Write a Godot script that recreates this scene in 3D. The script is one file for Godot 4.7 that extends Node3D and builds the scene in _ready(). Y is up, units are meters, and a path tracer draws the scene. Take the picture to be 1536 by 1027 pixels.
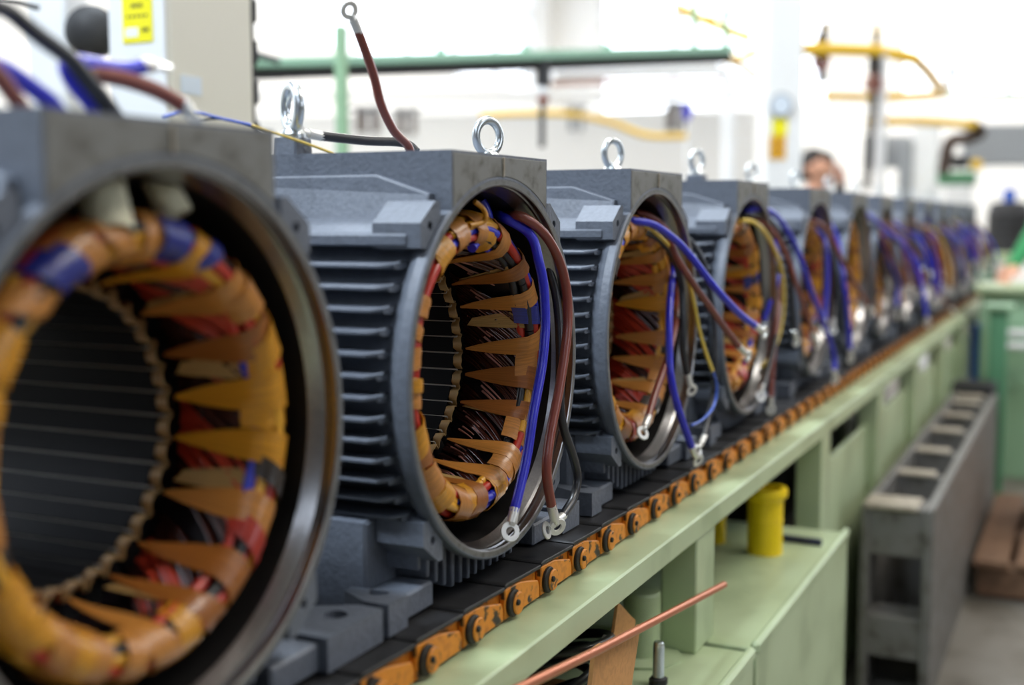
extends Node3D
# A row of open electric motor frames on a slat conveyor in a bright factory hall.
# Lengths in the motor builders are in bore radii (S metres); the hall is in metres.
const S := 0.2
const AXIS := 1.0
const BASE := 1.12
var M := {}
var used := {}
var rng := RandomNumberGenerator.new()

# ------------------------------------------------------------------ naming
func numbered(called: String) -> String:
	var k: int = used.get(called, 0)
	used[called] = k + 1
	return called if k == 0 else "%s_%03d" % [called, k]

func tag(o: Node, label: String, category: String, group := "") -> Node:
	o.set_meta("label", label)
	o.set_meta("category", category)
	if group != "":
		o.set_meta("group", group)
	return o

func thing(called: String, label: String, category: String, at := Vector3.ZERO, group := "", turn := 0.0) -> Node3D:
	var o := Node3D.new()
	o.name = numbered(called)
	o.position = at
	o.rotation.y = turn
	tag(o, label, category, group)
	add_child(o)
	return o

func hold(called: String, m: Mesh, material: Material, parent: Node = null, at := Vector3.ZERO) -> MeshInstance3D:
	var o := MeshInstance3D.new()
	o.mesh = m
	o.material_override = material
	o.position = at
	if parent == null or parent == self:
		o.name = numbered(called)
		add_child(o)
	else:
		o.name = called
		parent.add_child(o, true)
	return o

func part(called: String, st: SurfaceTool, material: Material, parent: Node = null, scale := 1.0, at := Vector3.ZERO) -> MeshInstance3D:
	return hold(called, done(st, scale), material, parent, at)

func struct(called: String, st: SurfaceTool, material: Material) -> MeshInstance3D:
	var o := part(called, st, material)
	o.set_meta("kind", "structure")
	return o

# ------------------------------------------------------------------ shapes
func mb() -> SurfaceTool:
	var st := SurfaceTool.new()
	st.begin(Mesh.PRIMITIVE_TRIANGLES)
	st.set_smooth_group(-1)
	return st

func done(st: SurfaceTool, scale := 1.0) -> ArrayMesh:
	st.generate_normals()
	st.index()
	var a := st.commit_to_arrays()
	if scale != 1.0:
		a[Mesh.ARRAY_VERTEX] = Transform3D(Basis.from_scale(Vector3.ONE * scale), Vector3.ZERO) * (a[Mesh.ARRAY_VERTEX] as PackedVector3Array)
	var m := ArrayMesh.new()
	m.add_surface_from_arrays(Mesh.PRIMITIVE_TRIANGLES, a)
	return m

func otri(st: SurfaceTool, a: Vector3, b: Vector3, c: Vector3, out: Vector3) -> void:
	if (b - a).cross(c - a).dot(out) > 0.0:
		st.add_vertex(a); st.add_vertex(c); st.add_vertex(b)
	else:
		st.add_vertex(a); st.add_vertex(b); st.add_vertex(c)

func oquad(st: SurfaceTool, a: Vector3, b: Vector3, c: Vector3, d: Vector3, out: Vector3) -> void:
	otri(st, a, b, c, out)
	otri(st, a, c, d, out)

func cbox(st: SurfaceTool, c: Vector3, s: Vector3, b := 0.0, B := Basis()) -> void:
	st.set_smooth_group(-1)
	var h := s * 0.5
	var e := Vector3(b, b, b)
	var P := func(ax: int, sg: Vector3) -> Vector3:
		var v := (h - e) * sg
		v[ax] = h[ax] * sg[ax]
		return c + B * v
	for ax in 3:
		var u := (ax + 1) % 3
		var w := (ax + 2) % 3
		for sg in [-1.0, 1.0]:
			var q := []
			for k in [[-1.0, -1.0], [1.0, -1.0], [1.0, 1.0], [-1.0, 1.0]]:
				var v := Vector3.ZERO
				v[ax] = sg; v[u] = k[0]; v[w] = k[1]
				q.append(P.call(ax, v))
			var n := Vector3.ZERO
			n[ax] = sg
			oquad(st, q[0], q[1], q[2], q[3], B * n)
		if b > 0.0:
			for k in [[-1.0, -1.0], [1.0, -1.0], [1.0, 1.0], [-1.0, 1.0]]:
				var lo := Vector3.ZERO
				lo[u] = k[0]; lo[w] = k[1]; lo[ax] = -1.0
				var hi := lo
				hi[ax] = 1.0
				var n := Vector3.ZERO
				n[u] = k[0]; n[w] = k[1]
				oquad(st, P.call(u, lo), P.call(u, hi), P.call(w, hi), P.call(w, lo), B * n)
	if b > 0.0:
		for x in [-1.0, 1.0]:
			for y in [-1.0, 1.0]:
				for z in [-1.0, 1.0]:
					var v := Vector3(x, y, z)
					otri(st, P.call(0, v), P.call(1, v), P.call(2, v), B * v)

func span(st: SurfaceTool, lo: Vector3, hi: Vector3, b := 0.0) -> void:
	cbox(st, (lo + hi) * 0.5, hi - lo, b)

# a profile of (radius, z) turned about the z axis; walking towards -z faces outwards
func lathe(st: SurfaceTool, prof: Array, n: int, sharp := true, a0 := 0.0, a1 := TAU, xf := Transform3D()) -> void:
	for i in prof.size() - 1:
		var p: Vector2 = prof[i]
		var q: Vector2 = prof[i + 1]
		var d := q - p
		st.set_smooth_group(i + 1 if sharp else 1)
		for k in n:
			var t0 := lerpf(a0, a1, float(k) / n)
			var t1 := lerpf(a0, a1, float(k + 1) / n)
			var tm := (t0 + t1) * 0.5
			var out := Vector3(-d.y * cos(tm), -d.y * sin(tm), d.x)
			var A := Vector3(p.x * cos(t0), p.x * sin(t0), p.y)
			var Bv := Vector3(p.x * cos(t1), p.x * sin(t1), p.y)
			var C := Vector3(q.x * cos(t1), q.x * sin(t1), q.y)
			var D := Vector3(q.x * cos(t0), q.x * sin(t0), q.y)
			if p.x < 1e-5:
				otri(st, xf * A, xf * C, xf * D, xf.basis * out)
			elif q.x < 1e-5:
				otri(st, xf * A, xf * Bv, xf * C, xf.basis * out)
			else:
				oquad(st, xf * A, xf * Bv, xf * C, xf * D, xf.basis * out)

func smooth_path(p: Array, k := 5) -> PackedVector3Array:
	var out := PackedVector3Array()
	for i in p.size() - 1:
		var a: Vector3 = p[maxi(i - 1, 0)]
		var b: Vector3 = p[i]
		var c: Vector3 = p[i + 1]
		var d: Vector3 = p[mini(i + 2, p.size() - 1)]
		for j in k:
			out.append(b.cubic_interpolate(c, a, d, float(j) / k))
	out.append(p[p.size() - 1])
	return out

func tube(st: SurfaceTool, pts: PackedVector3Array, r: float, n := 8, caps := true, r1 := -1.0) -> void:
	st.set_smooth_group(1)
	var rings := []
	var side := Vector3.ZERO
	for i in pts.size():
		var t := (pts[mini(i + 1, pts.size() - 1)] - pts[maxi(i - 1, 0)]).normalized()
		if side == Vector3.ZERO:
			side = t.cross(Vector3.UP if absf(t.y) < 0.9 else Vector3.RIGHT).normalized()
		side = (side - t * side.dot(t)).normalized()
		var up := t.cross(side)
		var rr := r if r1 < 0.0 else lerpf(r, r1, float(i) / (pts.size() - 1))
		var ring := PackedVector3Array()
		for k in n:
			var a := TAU * k / n
			ring.append(pts[i] + (side * cos(a) + up * sin(a)) * rr)
		rings.append(ring)
	for i in pts.size() - 1:
		for k in n:
			var k2 := (k + 1) % n
			oquad(st, rings[i][k], rings[i][k2], rings[i + 1][k2], rings[i + 1][k], rings[i][k] + rings[i][k2] - pts[i] * 2.0)
	if caps:
		st.set_smooth_group(-1)
		for e in [0, pts.size() - 1]:
			var d := pts[0] - pts[1] if e == 0 else pts[e] - pts[e - 1]
			for k in n:
				otri(st, pts[e], rings[e][k], rings[e][(k + 1) % n], d)

func bar(st: SurfaceTool, a: Vector3, b: Vector3, r: float, n := 10) -> void:
	tube(st, PackedVector3Array([a, b]), r, n)

func arc_pts(r: float, z: float, a0: float, a1: float, n: int) -> PackedVector3Array:
	var p := PackedVector3Array()
	for i in n + 1:
		var a := lerpf(a0, a1, float(i) / n)
		p.append(Vector3(r * cos(a), r * sin(a), z))
	return p

func ccw(poly: PackedVector2Array) -> PackedVector2Array:
	var s := 0.0
	for i in poly.size():
		s += poly[i].cross(poly[(i + 1) % poly.size()])
	if s < 0.0:
		poly.reverse()
	return poly

func inset(poly: PackedVector2Array, b: float) -> PackedVector2Array:
	var out := PackedVector2Array()
	var n := poly.size()
	for i in n:
		var e0 := (poly[i] - poly[(i + n - 1) % n]).normalized()
		var e1 := (poly[(i + 1) % n] - poly[i]).normalized()
		var n0 := Vector2(-e0.y, e0.x)
		var n1 := Vector2(-e1.y, e1.x)
		out.append(poly[i] + (n0 + n1) * (b / maxf(0.35, 1.0 + n0.dot(n1))))
	return out

func prism(st: SurfaceTool, shape: PackedVector2Array, z0: float, z1: float, bev := 0.0, xf := Transform3D()) -> void:
	st.set_smooth_group(-1)
	var poly := ccw(shape)
	var rings := [[poly, z0], [poly, z1]]
	if bev > 0.0:
		var i := inset(poly, bev)
		rings = [[i, z0], [poly, z0 - bev], [poly, z1 + bev], [i, z1]]
	var n := poly.size()
	for r in rings.size() - 1:
		for k in n:
			var a: Vector2 = rings[r][0][k]
			var b: Vector2 = rings[r][0][(k + 1) % n]
			var c: Vector2 = rings[r + 1][0][(k + 1) % n]
			var d: Vector2 = rings[r + 1][0][k]
			var e := poly[(k + 1) % n] - poly[k]
			oquad(st, xf * Vector3(a.x, a.y, rings[r][1]), xf * Vector3(b.x, b.y, rings[r][1]), xf * Vector3(c.x, c.y, rings[r + 1][1]), xf * Vector3(d.x, d.y, rings[r + 1][1]), xf.basis * Vector3(e.y, -e.x, 0))
	for e in [[rings[0], 1.0], [rings[rings.size() - 1], -1.0]]:
		var q: PackedVector2Array = e[0][0]
		var t := Geometry2D.triangulate_polygon(q)
		for k in range(0, t.size(), 3):
			var z: float = e[0][1]
			otri(st, xf * Vector3(q[t[k]].x, q[t[k]].y, z), xf * Vector3(q[t[k + 1]].x, q[t[k + 1]].y, z), xf * Vector3(q[t[k + 2]].x, q[t[k + 2]].y, z), xf.basis * Vector3(0, 0, e[1]))

# a plate with a round hole: the outline must be seen whole from the hole's centre
func plate_hole(st: SurfaceTool, shape: PackedVector2Array, c: Vector2, r: float, z0: float, z1: float, xf := Transform3D()) -> void:
	st.set_smooth_group(-1)
	var poly := ccw(shape)
	var n := poly.size()
	var angles := []
	for k in 20:
		angles.append(-PI + TAU * k / 20.0)
	for v in poly:
		angles.append((v - c).angle())
	angles.sort()
	var ring := []
	for a in angles:
		var d := Vector2.from_angle(a)
		var best := Vector2.ZERO
		for k in n:
			var hit = Geometry2D.segment_intersects_segment(c, c + d * 50.0, poly[k] + (poly[k] - poly[(k + 1) % n]) * 1e-4, poly[(k + 1) % n] + (poly[(k + 1) % n] - poly[k]) * 1e-4)
			if hit != null:
				best = hit
		ring.append([c + d * r, best])
	for k in ring.size():
		var a = ring[k]
		var b = ring[(k + 1) % ring.size()]
		for z in [z0, z1]:
			oquad(st, xf * Vector3(a[0].x, a[0].y, z), xf * Vector3(a[1].x, a[1].y, z), xf * Vector3(b[1].x, b[1].y, z), xf * Vector3(b[0].x, b[0].y, z), xf.basis * Vector3(0, 0, 1.0 if z == z0 else -1.0))
		var o: Vector2 = a[1] + b[1] - c * 2.0
		oquad(st, xf * Vector3(a[1].x, a[1].y, z0), xf * Vector3(b[1].x, b[1].y, z0), xf * Vector3(b[1].x, b[1].y, z1), xf * Vector3(a[1].x, a[1].y, z1), xf.basis * Vector3(o.x, o.y, 0))
		oquad(st, xf * Vector3(a[0].x, a[0].y, z0), xf * Vector3(b[0].x, b[0].y, z0), xf * Vector3(b[0].x, b[0].y, z1), xf * Vector3(a[0].x, a[0].y, z1), xf.basis * Vector3(-o.x, -o.y, 0))

# a thin sheet over a grid of points, with thickness and texture coordinates
func sheet(st: SurfaceTool, rows: Array, thick: float) -> void:
	var nr := rows.size()
	var nc: int = rows[0].size()
	var up := []
	for i in nr:
		var u := PackedVector3Array()
		for j in nc:
			var di: Vector3 = rows[mini(i + 1, nr - 1)][j] - rows[maxi(i - 1, 0)][j]
			var dj: Vector3 = rows[i][mini(j + 1, nc - 1)] - rows[i][maxi(j - 1, 0)]
			u.append(di.cross(dj).normalized() * thick * 0.5)
		up.append(u)
	var put := func(i: int, j: int, sg: float) -> void:
		st.set_uv(Vector2(float(i) / (nr - 1), float(j) / (nc - 1)))
		st.add_vertex(rows[i][j] + up[i][j] * sg)
	for sg in [1.0, -1.0]:
		st.set_smooth_group(1 if sg > 0.0 else 2)
		for i in nr - 1:
			for j in nc - 1:
				for c in ([[0, 0], [1, 1], [1, 0], [0, 0], [0, 1], [1, 1]] if sg > 0.0 else [[0, 0], [1, 0], [1, 1], [0, 0], [1, 1], [0, 1]]):
					put.call(i + c[0], j + c[1], sg)
	st.set_smooth_group(3)
	for i in nr - 1:
		for j in [0, nc - 1]:
			for c in ([[0, 1.0], [1, 1.0], [1, -1.0], [0, 1.0], [1, -1.0], [0, -1.0]] if j == 0 else [[0, 1.0], [1, -1.0], [1, 1.0], [0, 1.0], [0, -1.0], [1, -1.0]]):
				put.call(i + c[0], j, c[1])
	for j in nc - 1:
		for i in [0, nr - 1]:
			for c in ([[0, 1.0], [1, -1.0], [1, 1.0], [0, 1.0], [0, -1.0], [1, -1.0]] if i == 0 else [[0, 1.0], [1, 1.0], [1, -1.0], [0, 1.0], [1, -1.0], [0, -1.0]]):
				put.call(i, j + c[0], c[1])

func torus(st: SurfaceTool, c: Vector3, B: Basis, R: float, r: float, n := 28, m := 12, squash := 1.0) -> void:
	var prof := []
	for k in m + 1:
		var a := -TAU * k / m
		prof.append(Vector2(R + r * cos(a), r * squash * sin(a)))
	lathe(st, prof, n, false, 0.0, TAU, Transform3D(B, c))

func disc(st: SurfaceTool, c: Vector3, B: Basis, r: float, h: float, n := 20, bev := 0.0) -> void:
	var b := bev
	lathe(st, [Vector2(0, h * 0.5), Vector2(r - b, h * 0.5), Vector2(r, h * 0.5 - b), Vector2(r, -h * 0.5 + b), Vector2(r - b, -h * 0.5), Vector2(0, -h * 0.5)] if b > 0.0 else [Vector2(0, h * 0.5), Vector2(r, h * 0.5), Vector2(r, -h * 0.5), Vector2(0, -h * 0.5)], n, true, 0.0, TAU, Transform3D(B, c))

const UPRIGHT := Basis(Vector3(1, 0, 0), Vector3(0, 0, -1), Vector3(0, 1, 0))   # turned shapes stand on y
const SIDEWAYS := Basis(Vector3(0, 0, -1), Vector3(0, 1, 0), Vector3(1, 0, 0))  # turned shapes lie along x

# ------------------------------------------------------------------ surfaces
func noise_tex(freq: float, oct: int, colors: Array, offs: Array, size := 512, kind := FastNoiseLite.TYPE_SIMPLEX_SMOOTH, normal := false, bump := 4.0, sd := 1) -> NoiseTexture2D:
	var f := FastNoiseLite.new()
	f.noise_type = kind
	f.frequency = freq
	f.fractal_octaves = oct
	f.seed = sd
	var t := NoiseTexture2D.new()
	t.width = size
	t.height = size
	t.seamless = true
	t.noise = f
	if normal:
		t.as_normal_map = true
		t.bump_strength = bump
	else:
		var g := Gradient.new()
		g.offsets = PackedFloat32Array(offs)
		g.colors = PackedColorArray(colors)
		t.color_ramp = g
	return t

func mat(called: String, c: Color, rough := 0.6, metal := 0.0, tex: Texture2D = null, scale := 1.0, normal: Texture2D = null, nscale := 1.0) -> StandardMaterial3D:
	var m := StandardMaterial3D.new()
	m.resource_name = called
	m.albedo_color = c
	m.roughness = rough
	m.metallic = metal
	if tex:
		m.albedo_texture = tex
	if normal:
		m.normal_enabled = true
		m.normal_texture = normal
		m.normal_scale = nscale
	if tex or normal:
		m.uv1_triplanar = true
		m.uv1_scale = Vector3.ONE * scale
	M[called] = m
	return m

func coat(m: StandardMaterial3D, amount: float, rough: float) -> StandardMaterial3D:
	m.clearcoat_enabled = true
	m.clearcoat = amount
	m.clearcoat_roughness = rough
	return m

func c8(r: int, g: int, b: int) -> Color:
	return Color8(r, g, b)

func materials() -> void:
	var bumps := noise_tex(0.03, 4, [], [], 512, FastNoiseLite.TYPE_SIMPLEX_SMOOTH, true, 6.0, 3)
	var fine := noise_tex(0.12, 3, [], [], 512, FastNoiseLite.TYPE_SIMPLEX_SMOOTH, true, 4.0, 4)
	var blotch := noise_tex(0.012, 5, [c8(236, 236, 236), c8(255, 255, 255), c8(244, 244, 244)], [0.25, 0.5, 0.8], 512, FastNoiseLite.TYPE_SIMPLEX_SMOOTH, false, 1.0, 5)
	var dirt := noise_tex(0.010, 6, [c8(196, 192, 184), c8(238, 236, 232), c8(255, 255, 255)], [0.15, 0.36, 0.6], 512, FastNoiseLite.TYPE_SIMPLEX_SMOOTH, false, 1.0, 6)
	var rust := noise_tex(0.016, 5, [c8(34, 28, 22), c8(92, 60, 24), c8(212, 130, 28), c8(224, 140, 36), c8(194, 116, 28)], [0.16, 0.27, 0.33, 0.62, 0.85], 512, FastNoiseLite.TYPE_SIMPLEX_SMOOTH, false, 1.0, 7)
	var streak := Image.create(256, 64, false, Image.FORMAT_RGB8)
	rng.seed = 5
	for y in 64:
		var tone := 0.86 + 0.14 * rng.randf()
		var drift := rng.randf() * 6.0
		for x in 256:
			var v := tone * (0.95 + 0.05 * sin(x * 0.05 + drift))
			streak.set_pixel(x, y, Color(v, v * 0.99, v * 0.97))
	var grain := ImageTexture.create_from_image(streak)
	mat("cast", c8(104, 110, 121), 0.5, 0.05, blotch, 9.0, bumps, 0.35)
	mat("milled", c8(124, 124, 120), 0.58, 0.15, dirt, 7.0, fine, 0.1)
	mat("rim_face", c8(122, 122, 120), 0.5, 0.5, dirt, 12.0)
	mat("bright", c8(158, 157, 157), 0.28, 1.0, blotch, 20.0)
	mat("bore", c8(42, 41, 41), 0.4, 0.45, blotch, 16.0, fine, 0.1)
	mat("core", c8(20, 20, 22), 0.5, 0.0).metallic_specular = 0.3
	mat("wedge", c8(176, 170, 158), 0.45, 0.0)
	mat("liner", c8(186, 152, 100), 0.55, 0.0)
	mat("dark_coil", c8(40, 24, 16), 0.45, 0.0, bumps, 30.0)
	coat(mat("coil_brown", c8(70, 30, 22), 0.25, 0.3), 1.0, 0.08)
	coat(mat("coil_red", c8(196, 64, 40), 0.32, 0.1), 0.6, 0.15)
	for t in [["tape", c8(212, 142, 64)], ["tape_dark", c8(172, 104, 40)], ["amber", c8(230, 160, 34)], ["dark_tape", c8(58, 48, 40)], ["blue_tape", c8(34, 46, 150)], ["paper", c8(200, 164, 104)], ["red_tape", c8(186, 52, 34)]]:
		var m := mat(t[0], t[1], 0.38, 0.0)
		m.albedo_texture = grain
		coat(m, 0.35, 0.25)
	for t in [["cord_amber", c8(228, 166, 48)], ["cord_red", c8(190, 48, 30)], ["cord_blue", c8(36, 46, 190)], ["cord_black", c8(26, 26, 28)], ["blue", c8(36, 38, 196)], ["brown", c8(128, 60, 46)], ["black", c8(30, 31, 36)], ["yellow", c8(236, 204, 84)], ["sky_blue", c8(70, 110, 220)]]:
		coat(mat(t[0], t[1], 0.4, 0.0), 0.35, 0.2)
	coat(mat("coil_glint", c8(196, 140, 128), 0.3, 0.2), 0.8, 0.12)  # specular glints on the brown coils, put into a paler strand colour
	mat("cream", c8(238, 232, 200), 0.7)
	mat("tin", c8(234, 233, 228), 0.4, 0.6)
	mat("zinc", c8(214, 220, 222), 0.3, 1.0)
	mat("plate", c8(46, 46, 48), 0.5, 0.4, dirt, 7.0, fine, 0.2)
	mat("orange", c8(255, 255, 255), 0.5, 0.0, rust, 3.5)
	mat("grime", c8(44, 40, 34), 0.6, 0.3, dirt, 20.0)
	mat("green", c8(188, 204, 164), 0.42, 0.0, noise_tex(0.006, 6, [c8(226, 228, 222), c8(248, 248, 246), c8(255, 255, 255)], [0.2, 0.42, 0.7], 512, FastNoiseLite.TYPE_SIMPLEX_SMOOTH, false, 1.0, 9), 1.1)
	mat("green_clean", c8(150, 186, 150), 0.5, 0.0)
	mat("beam_green", c8(150, 188, 164), 0.5)
	mat("hose_brown", c8(66, 50, 40), 0.7)
	for w in ["orange", "milled", "plate", "green", "rim_face"]:
		if M.has(w):
			M[w].uv1_world_triplanar = true
	mat("green_deep", c8(86, 140, 104), 0.5, 0.0)
	mat("steel_frame", c8(118, 116, 112), 0.6, 0.2, dirt, 3.0, bumps, 0.2)
	mat("rubbed", c8(176, 166, 150), 0.6, 0.2, dirt, 6.0)
	mat("card", c8(206, 150, 92), 0.85, 0.0, blotch, 8.0)
	mat("copper", c8(206, 128, 92), 0.35, 0.7)
	mat("spool", c8(252, 216, 14), 0.42)
	mat("navy", c8(30, 38, 62), 0.5)
	mat("floor", c8(112, 108, 100), 0.6, 0.0, dirt, 0.8)
	mat("white", c8(240, 240, 238), 0.7)
	mat("dim_wall", c8(78, 78, 76), 0.85)
	var glass := mat("clear_glass", Color(0.95, 0.98, 1.0, 0.05), 0.03)
	glass.transparency = BaseMaterial3D.TRANSPARENCY_ALPHA
	mat("white_gloss", c8(240, 241, 242), 0.35)
	mat("ivory", c8(226, 221, 206), 0.5)  # white of the cabinet sides with their shade put into the colour
	mat("grey", c8(150, 154, 158), 0.55)
	mat("dark", c8(46, 46, 48), 0.6)
	mat("pane", c8(120, 112, 108), 0.15)
	mat("yellow_paint", c8(244, 196, 30), 0.45)
	mat("sign_yellow", c8(248, 236, 20), 0.5)
	mat("sign_amber", c8(238, 178, 20), 0.5)
	mat("rust_pipe", c8(150, 82, 62), 0.6)
	mat("beige", c8(214, 190, 150), 0.6)
	mat("blue_cap", c8(40, 90, 190), 0.4)
	mat("sky_strip", c8(150, 205, 236), 0.5)
	mat("skin", c8(224, 168, 140), 0.55)
	mat("hair", c8(24, 20, 20), 0.5)
	mat("shirt_green", c8(48, 138, 84), 0.8)
	mat("shirt_dark", c8(52, 54, 62), 0.85)
	mat("wood", c8(112, 84, 62), 0.8, 0.0, dirt, 5.0)
	mat("box_orange", c8(204, 130, 66), 0.8)
	mat("dial", c8(216, 226, 236), 0.4)

# ------------------------------------------------------------------ one motor
func polar(r: float, a: float, z: float) -> Vector3:
	return Vector3(r * cos(a), r * sin(a), z)

func piece(called: String, st: SurfaceTool, material: String, o: Node) -> MeshInstance3D:
	return part(called, st, M[material], o, S, Vector3(0, BASE * S, 0) if o.has_meta("category") else Vector3.ZERO)

func lug_ring(o: Node, at: Vector3, from: Vector3, facing: Vector3, k := 1.0, material := "tin") -> void:
	# crimp barrel and flat eye of a cable lug, from the cable's end to the eye's centre
	var st := mb()
	var d := (at - from).normalized()
	var n := (facing - d * facing.dot(d)).normalized()
	var r := 0.03 * k
	var mid := from + (at - from) * 0.55
	tube(st, PackedVector3Array([from - d * r * 0.8, mid]), r * 0.95, 10)
	tube(st, PackedVector3Array([mid - d * r * 0.1, at - d * r * 1.1]), r * 0.8, 8, true, r * 0.62)
	var B := Basis(d.cross(n).normalized() * -1.0, d, n)
	var prof := [Vector2(r * 0.85, r * 0.25), Vector2(r * 1.75, r * 0.25), Vector2(r * 1.85, r * 0.12), Vector2(r * 1.85, -r * 0.12), Vector2(r * 1.75, -r * 0.25), Vector2(r * 0.85, -r * 0.25), Vector2(r * 0.85, r * 0.25)]
	lathe(st, prof, 20, true, 0.0, TAU, Transform3D(B, at))
	piece("cable_lug", st, material, o)

func cable(o: Node, pts: Array, r: float, color: String, eye = null, facing := Vector3(-0.6, 0, 0.8), called := "lead_cable") -> MeshInstance3D:
	var st := mb()
	tube(st, smooth_path(pts, 5), r, 10)
	var c := piece(called, st, color, o)
	c.set_meta("label", "%s cable%s" % [color.replace("_", " "), " ending in a crimped eye lug" if eye != null else " with a bare end"])
	if eye != null:
		lug_ring(c, eye, pts[pts.size() - 1], facing, r / 0.028)
	return c

func make_frame(o: Node, reach: float) -> void:
	var st := mb()
	lathe(st, [Vector2(0.985, 0.0), Vector2(0.992, 0.0), Vector2(1.0, -0.01), Vector2(1.0, -0.06), Vector2(0.985, -0.09), Vector2(0.95, -0.13)], 96)
	piece("rim", st, "cast", o)
	st = mb()
	lathe(st, [Vector2(0.925, -0.13), Vector2(0.946, -0.075), Vector2(0.953, -0.06), Vector2(0.953, -0.045), Vector2(0.962, -0.04), Vector2(0.962, -0.026), Vector2(0.952, -0.022), Vector2(0.952, -0.004), Vector2(0.957, 0.0), Vector2(0.962, 0.0)], 96)
	piece("machined_register", st, "bright", o)
	st = mb()
	lathe(st, [Vector2(0.962, 0.0), Vector2(0.986, 0.0)], 96)
	piece("rim_face", st, "rim_face", o)
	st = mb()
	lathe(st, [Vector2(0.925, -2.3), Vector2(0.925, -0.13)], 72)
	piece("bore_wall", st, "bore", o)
	st = mb()
	lathe(st, [Vector2(0.965, -0.06), Vector2(0.965, -0.09), Vector2(0.936, -0.15), Vector2(0.936, -2.25), Vector2(0.99, -2.25), Vector2(0.99, -2.3), Vector2(0.925, -2.3)], 72)
	piece("barrel", st, "cast", o)
	# terminal base on top, cut round by the bore
	st = mb()
	var poly := PackedVector2Array()
	for k in 21:
		var a := lerpf(acos(-0.563 / 0.975), acos(0.563 / 0.975), k / 20.0)
		poly.append(Vector2(0.975 * cos(a), 0.975 * sin(a)))
	poly.append(Vector2(0.563, 1.113))
	poly.append(Vector2(-0.563, 1.113))
	prism(st, poly, -0.003, -1.75, 0.0)
	var tb := piece("terminal_base", st, "cast", o)
	st = mb()
	var face := PackedVector2Array()
	for k in 21:
		var a := lerpf(acos(-0.553 / 0.998), acos(0.553 / 0.998), k / 20.0)
		face.append(Vector2(0.998 * cos(a), 0.998 * sin(a)))
	face.append(Vector2(0.553, 1.103))
	face.append(Vector2(-0.553, 1.103))
	prism(st, face, 0.0, -0.01, 0.006)
	piece("machined_face", st, "milled", tb)
	st = mb()
	cbox(st, Vector3(-0.005, 1.05, 0.004), Vector3(0.014, 0.1, 0.012), 0.003)
	piece("casting_mark", st, "rubbed", tb)  # pale highlight on the rib, put into its colour
	st = mb()
	var rows := []
	for i in 3:
		var row := PackedVector3Array()
		for j in 5:
			row.append(polar(0.918, 1.42 + 0.1 * j * 0.6, -0.3 - 0.14 * i))
		rows.append(row)
	sheet(st, rows, 0.006)
	piece("entry_light_patch", st, "cast", o)  # added patch for light falling in at the cable entry
	# shoulders, shelves, lugs and feet on both sides
	for sx in [-1.0, 1.0]:
		var foot := reach if sx > 0.0 else 1.1
		st = mb()
		var top := 0.598
		var low := 0.69
		var ring := [[Vector3(0.5, 1.0, -1.9), Vector3(top, 1.0, -1.9)], [Vector3(0.5, 1.0, -0.40), Vector3(top, 1.0, -0.40)], [Vector3(0.5, 0.905, -0.10), Vector3(top + 0.01, 0.905, -0.10)], [Vector3(0.66, 0.68, -0.095), Vector3(low, 0.68, -0.095)], [Vector3(0.66, 0.68, -1.9), Vector3(low, 0.68, -1.9)]]
		var fl := Vector3(sx, 1, 1)
		var mid := Vector3(0.6, 0.8, -0.9)
		for k in 5:
			var a = ring[k]
			var b = ring[(k + 1) % 5]
			oquad(st, a[0] * fl, a[1] * fl, b[1] * fl, b[0] * fl, ((a[0] + b[0]) * 0.5 - mid) * Vector3(0, 1, 1))
		# the side face, with a chamfer along its upper edge that catches the light
		var edge := [Vector3(top + 0.007, 0.99, -1.9), Vector3(top + 0.007, 0.99, -0.403), Vector3(top + 0.017, 0.899, -0.111), Vector3(low + 0.007, 0.68, -0.106), Vector3(low + 0.007, 0.68, -1.9)]
		for k in 3:
			oquad(st, ring[k][1] * fl, ring[k + 1][1] * fl, edge[k + 1] * fl, edge[k] * fl, Vector3(sx, 0.6, 0.3))
		oquad(st, edge[0] * fl, edge[1] * fl, edge[2] * fl, edge[3] * fl, Vector3(sx, 0, 0))
		oquad(st, edge[0] * fl, edge[3] * fl, edge[4] * fl, edge[4] * fl, Vector3(sx, 0, 0))
		piece("shoulder", st, "cast", o)
		st = mb()
		prism(st, PackedVector2Array([Vector2(0.66 * sx, 0.79), Vector2(0.69 * sx, 0.775), Vector2(0.815 * sx, 0.722), Vector2(0.83 * sx, 0.705), Vector2(0.83 * sx, 0.665), Vector2(0.815 * sx, 0.655), Vector2(0.70 * sx, 0.655)]), -0.1, -1.95, 0.008)
		piece("shelf", st, "cast", o)
		for sy in [1.0, -1.0]:
			st = mb()
			var lg := PackedVector2Array([Vector2(0.63 * sx, 0.87 * sy), Vector2(0.675 * sx, 0.87 * sy), Vector2(0.82 * sx, 0.765 * sy), Vector2(0.82 * sx, 0.65 * sy), Vector2(0.72 * sx, 0.635 * sy), Vector2(0.63 * sx, 0.74 * sy)])
			plate_hole(st, lg, Vector2(0.728 * sx, 0.752 * sy), 0.022, -0.03, -0.29)
			piece("mounting_lug", st, "cast", o)
			st = mb()
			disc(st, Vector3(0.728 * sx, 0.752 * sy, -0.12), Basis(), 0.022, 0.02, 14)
			piece("bolt_hole", st, "dark", o)
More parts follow.
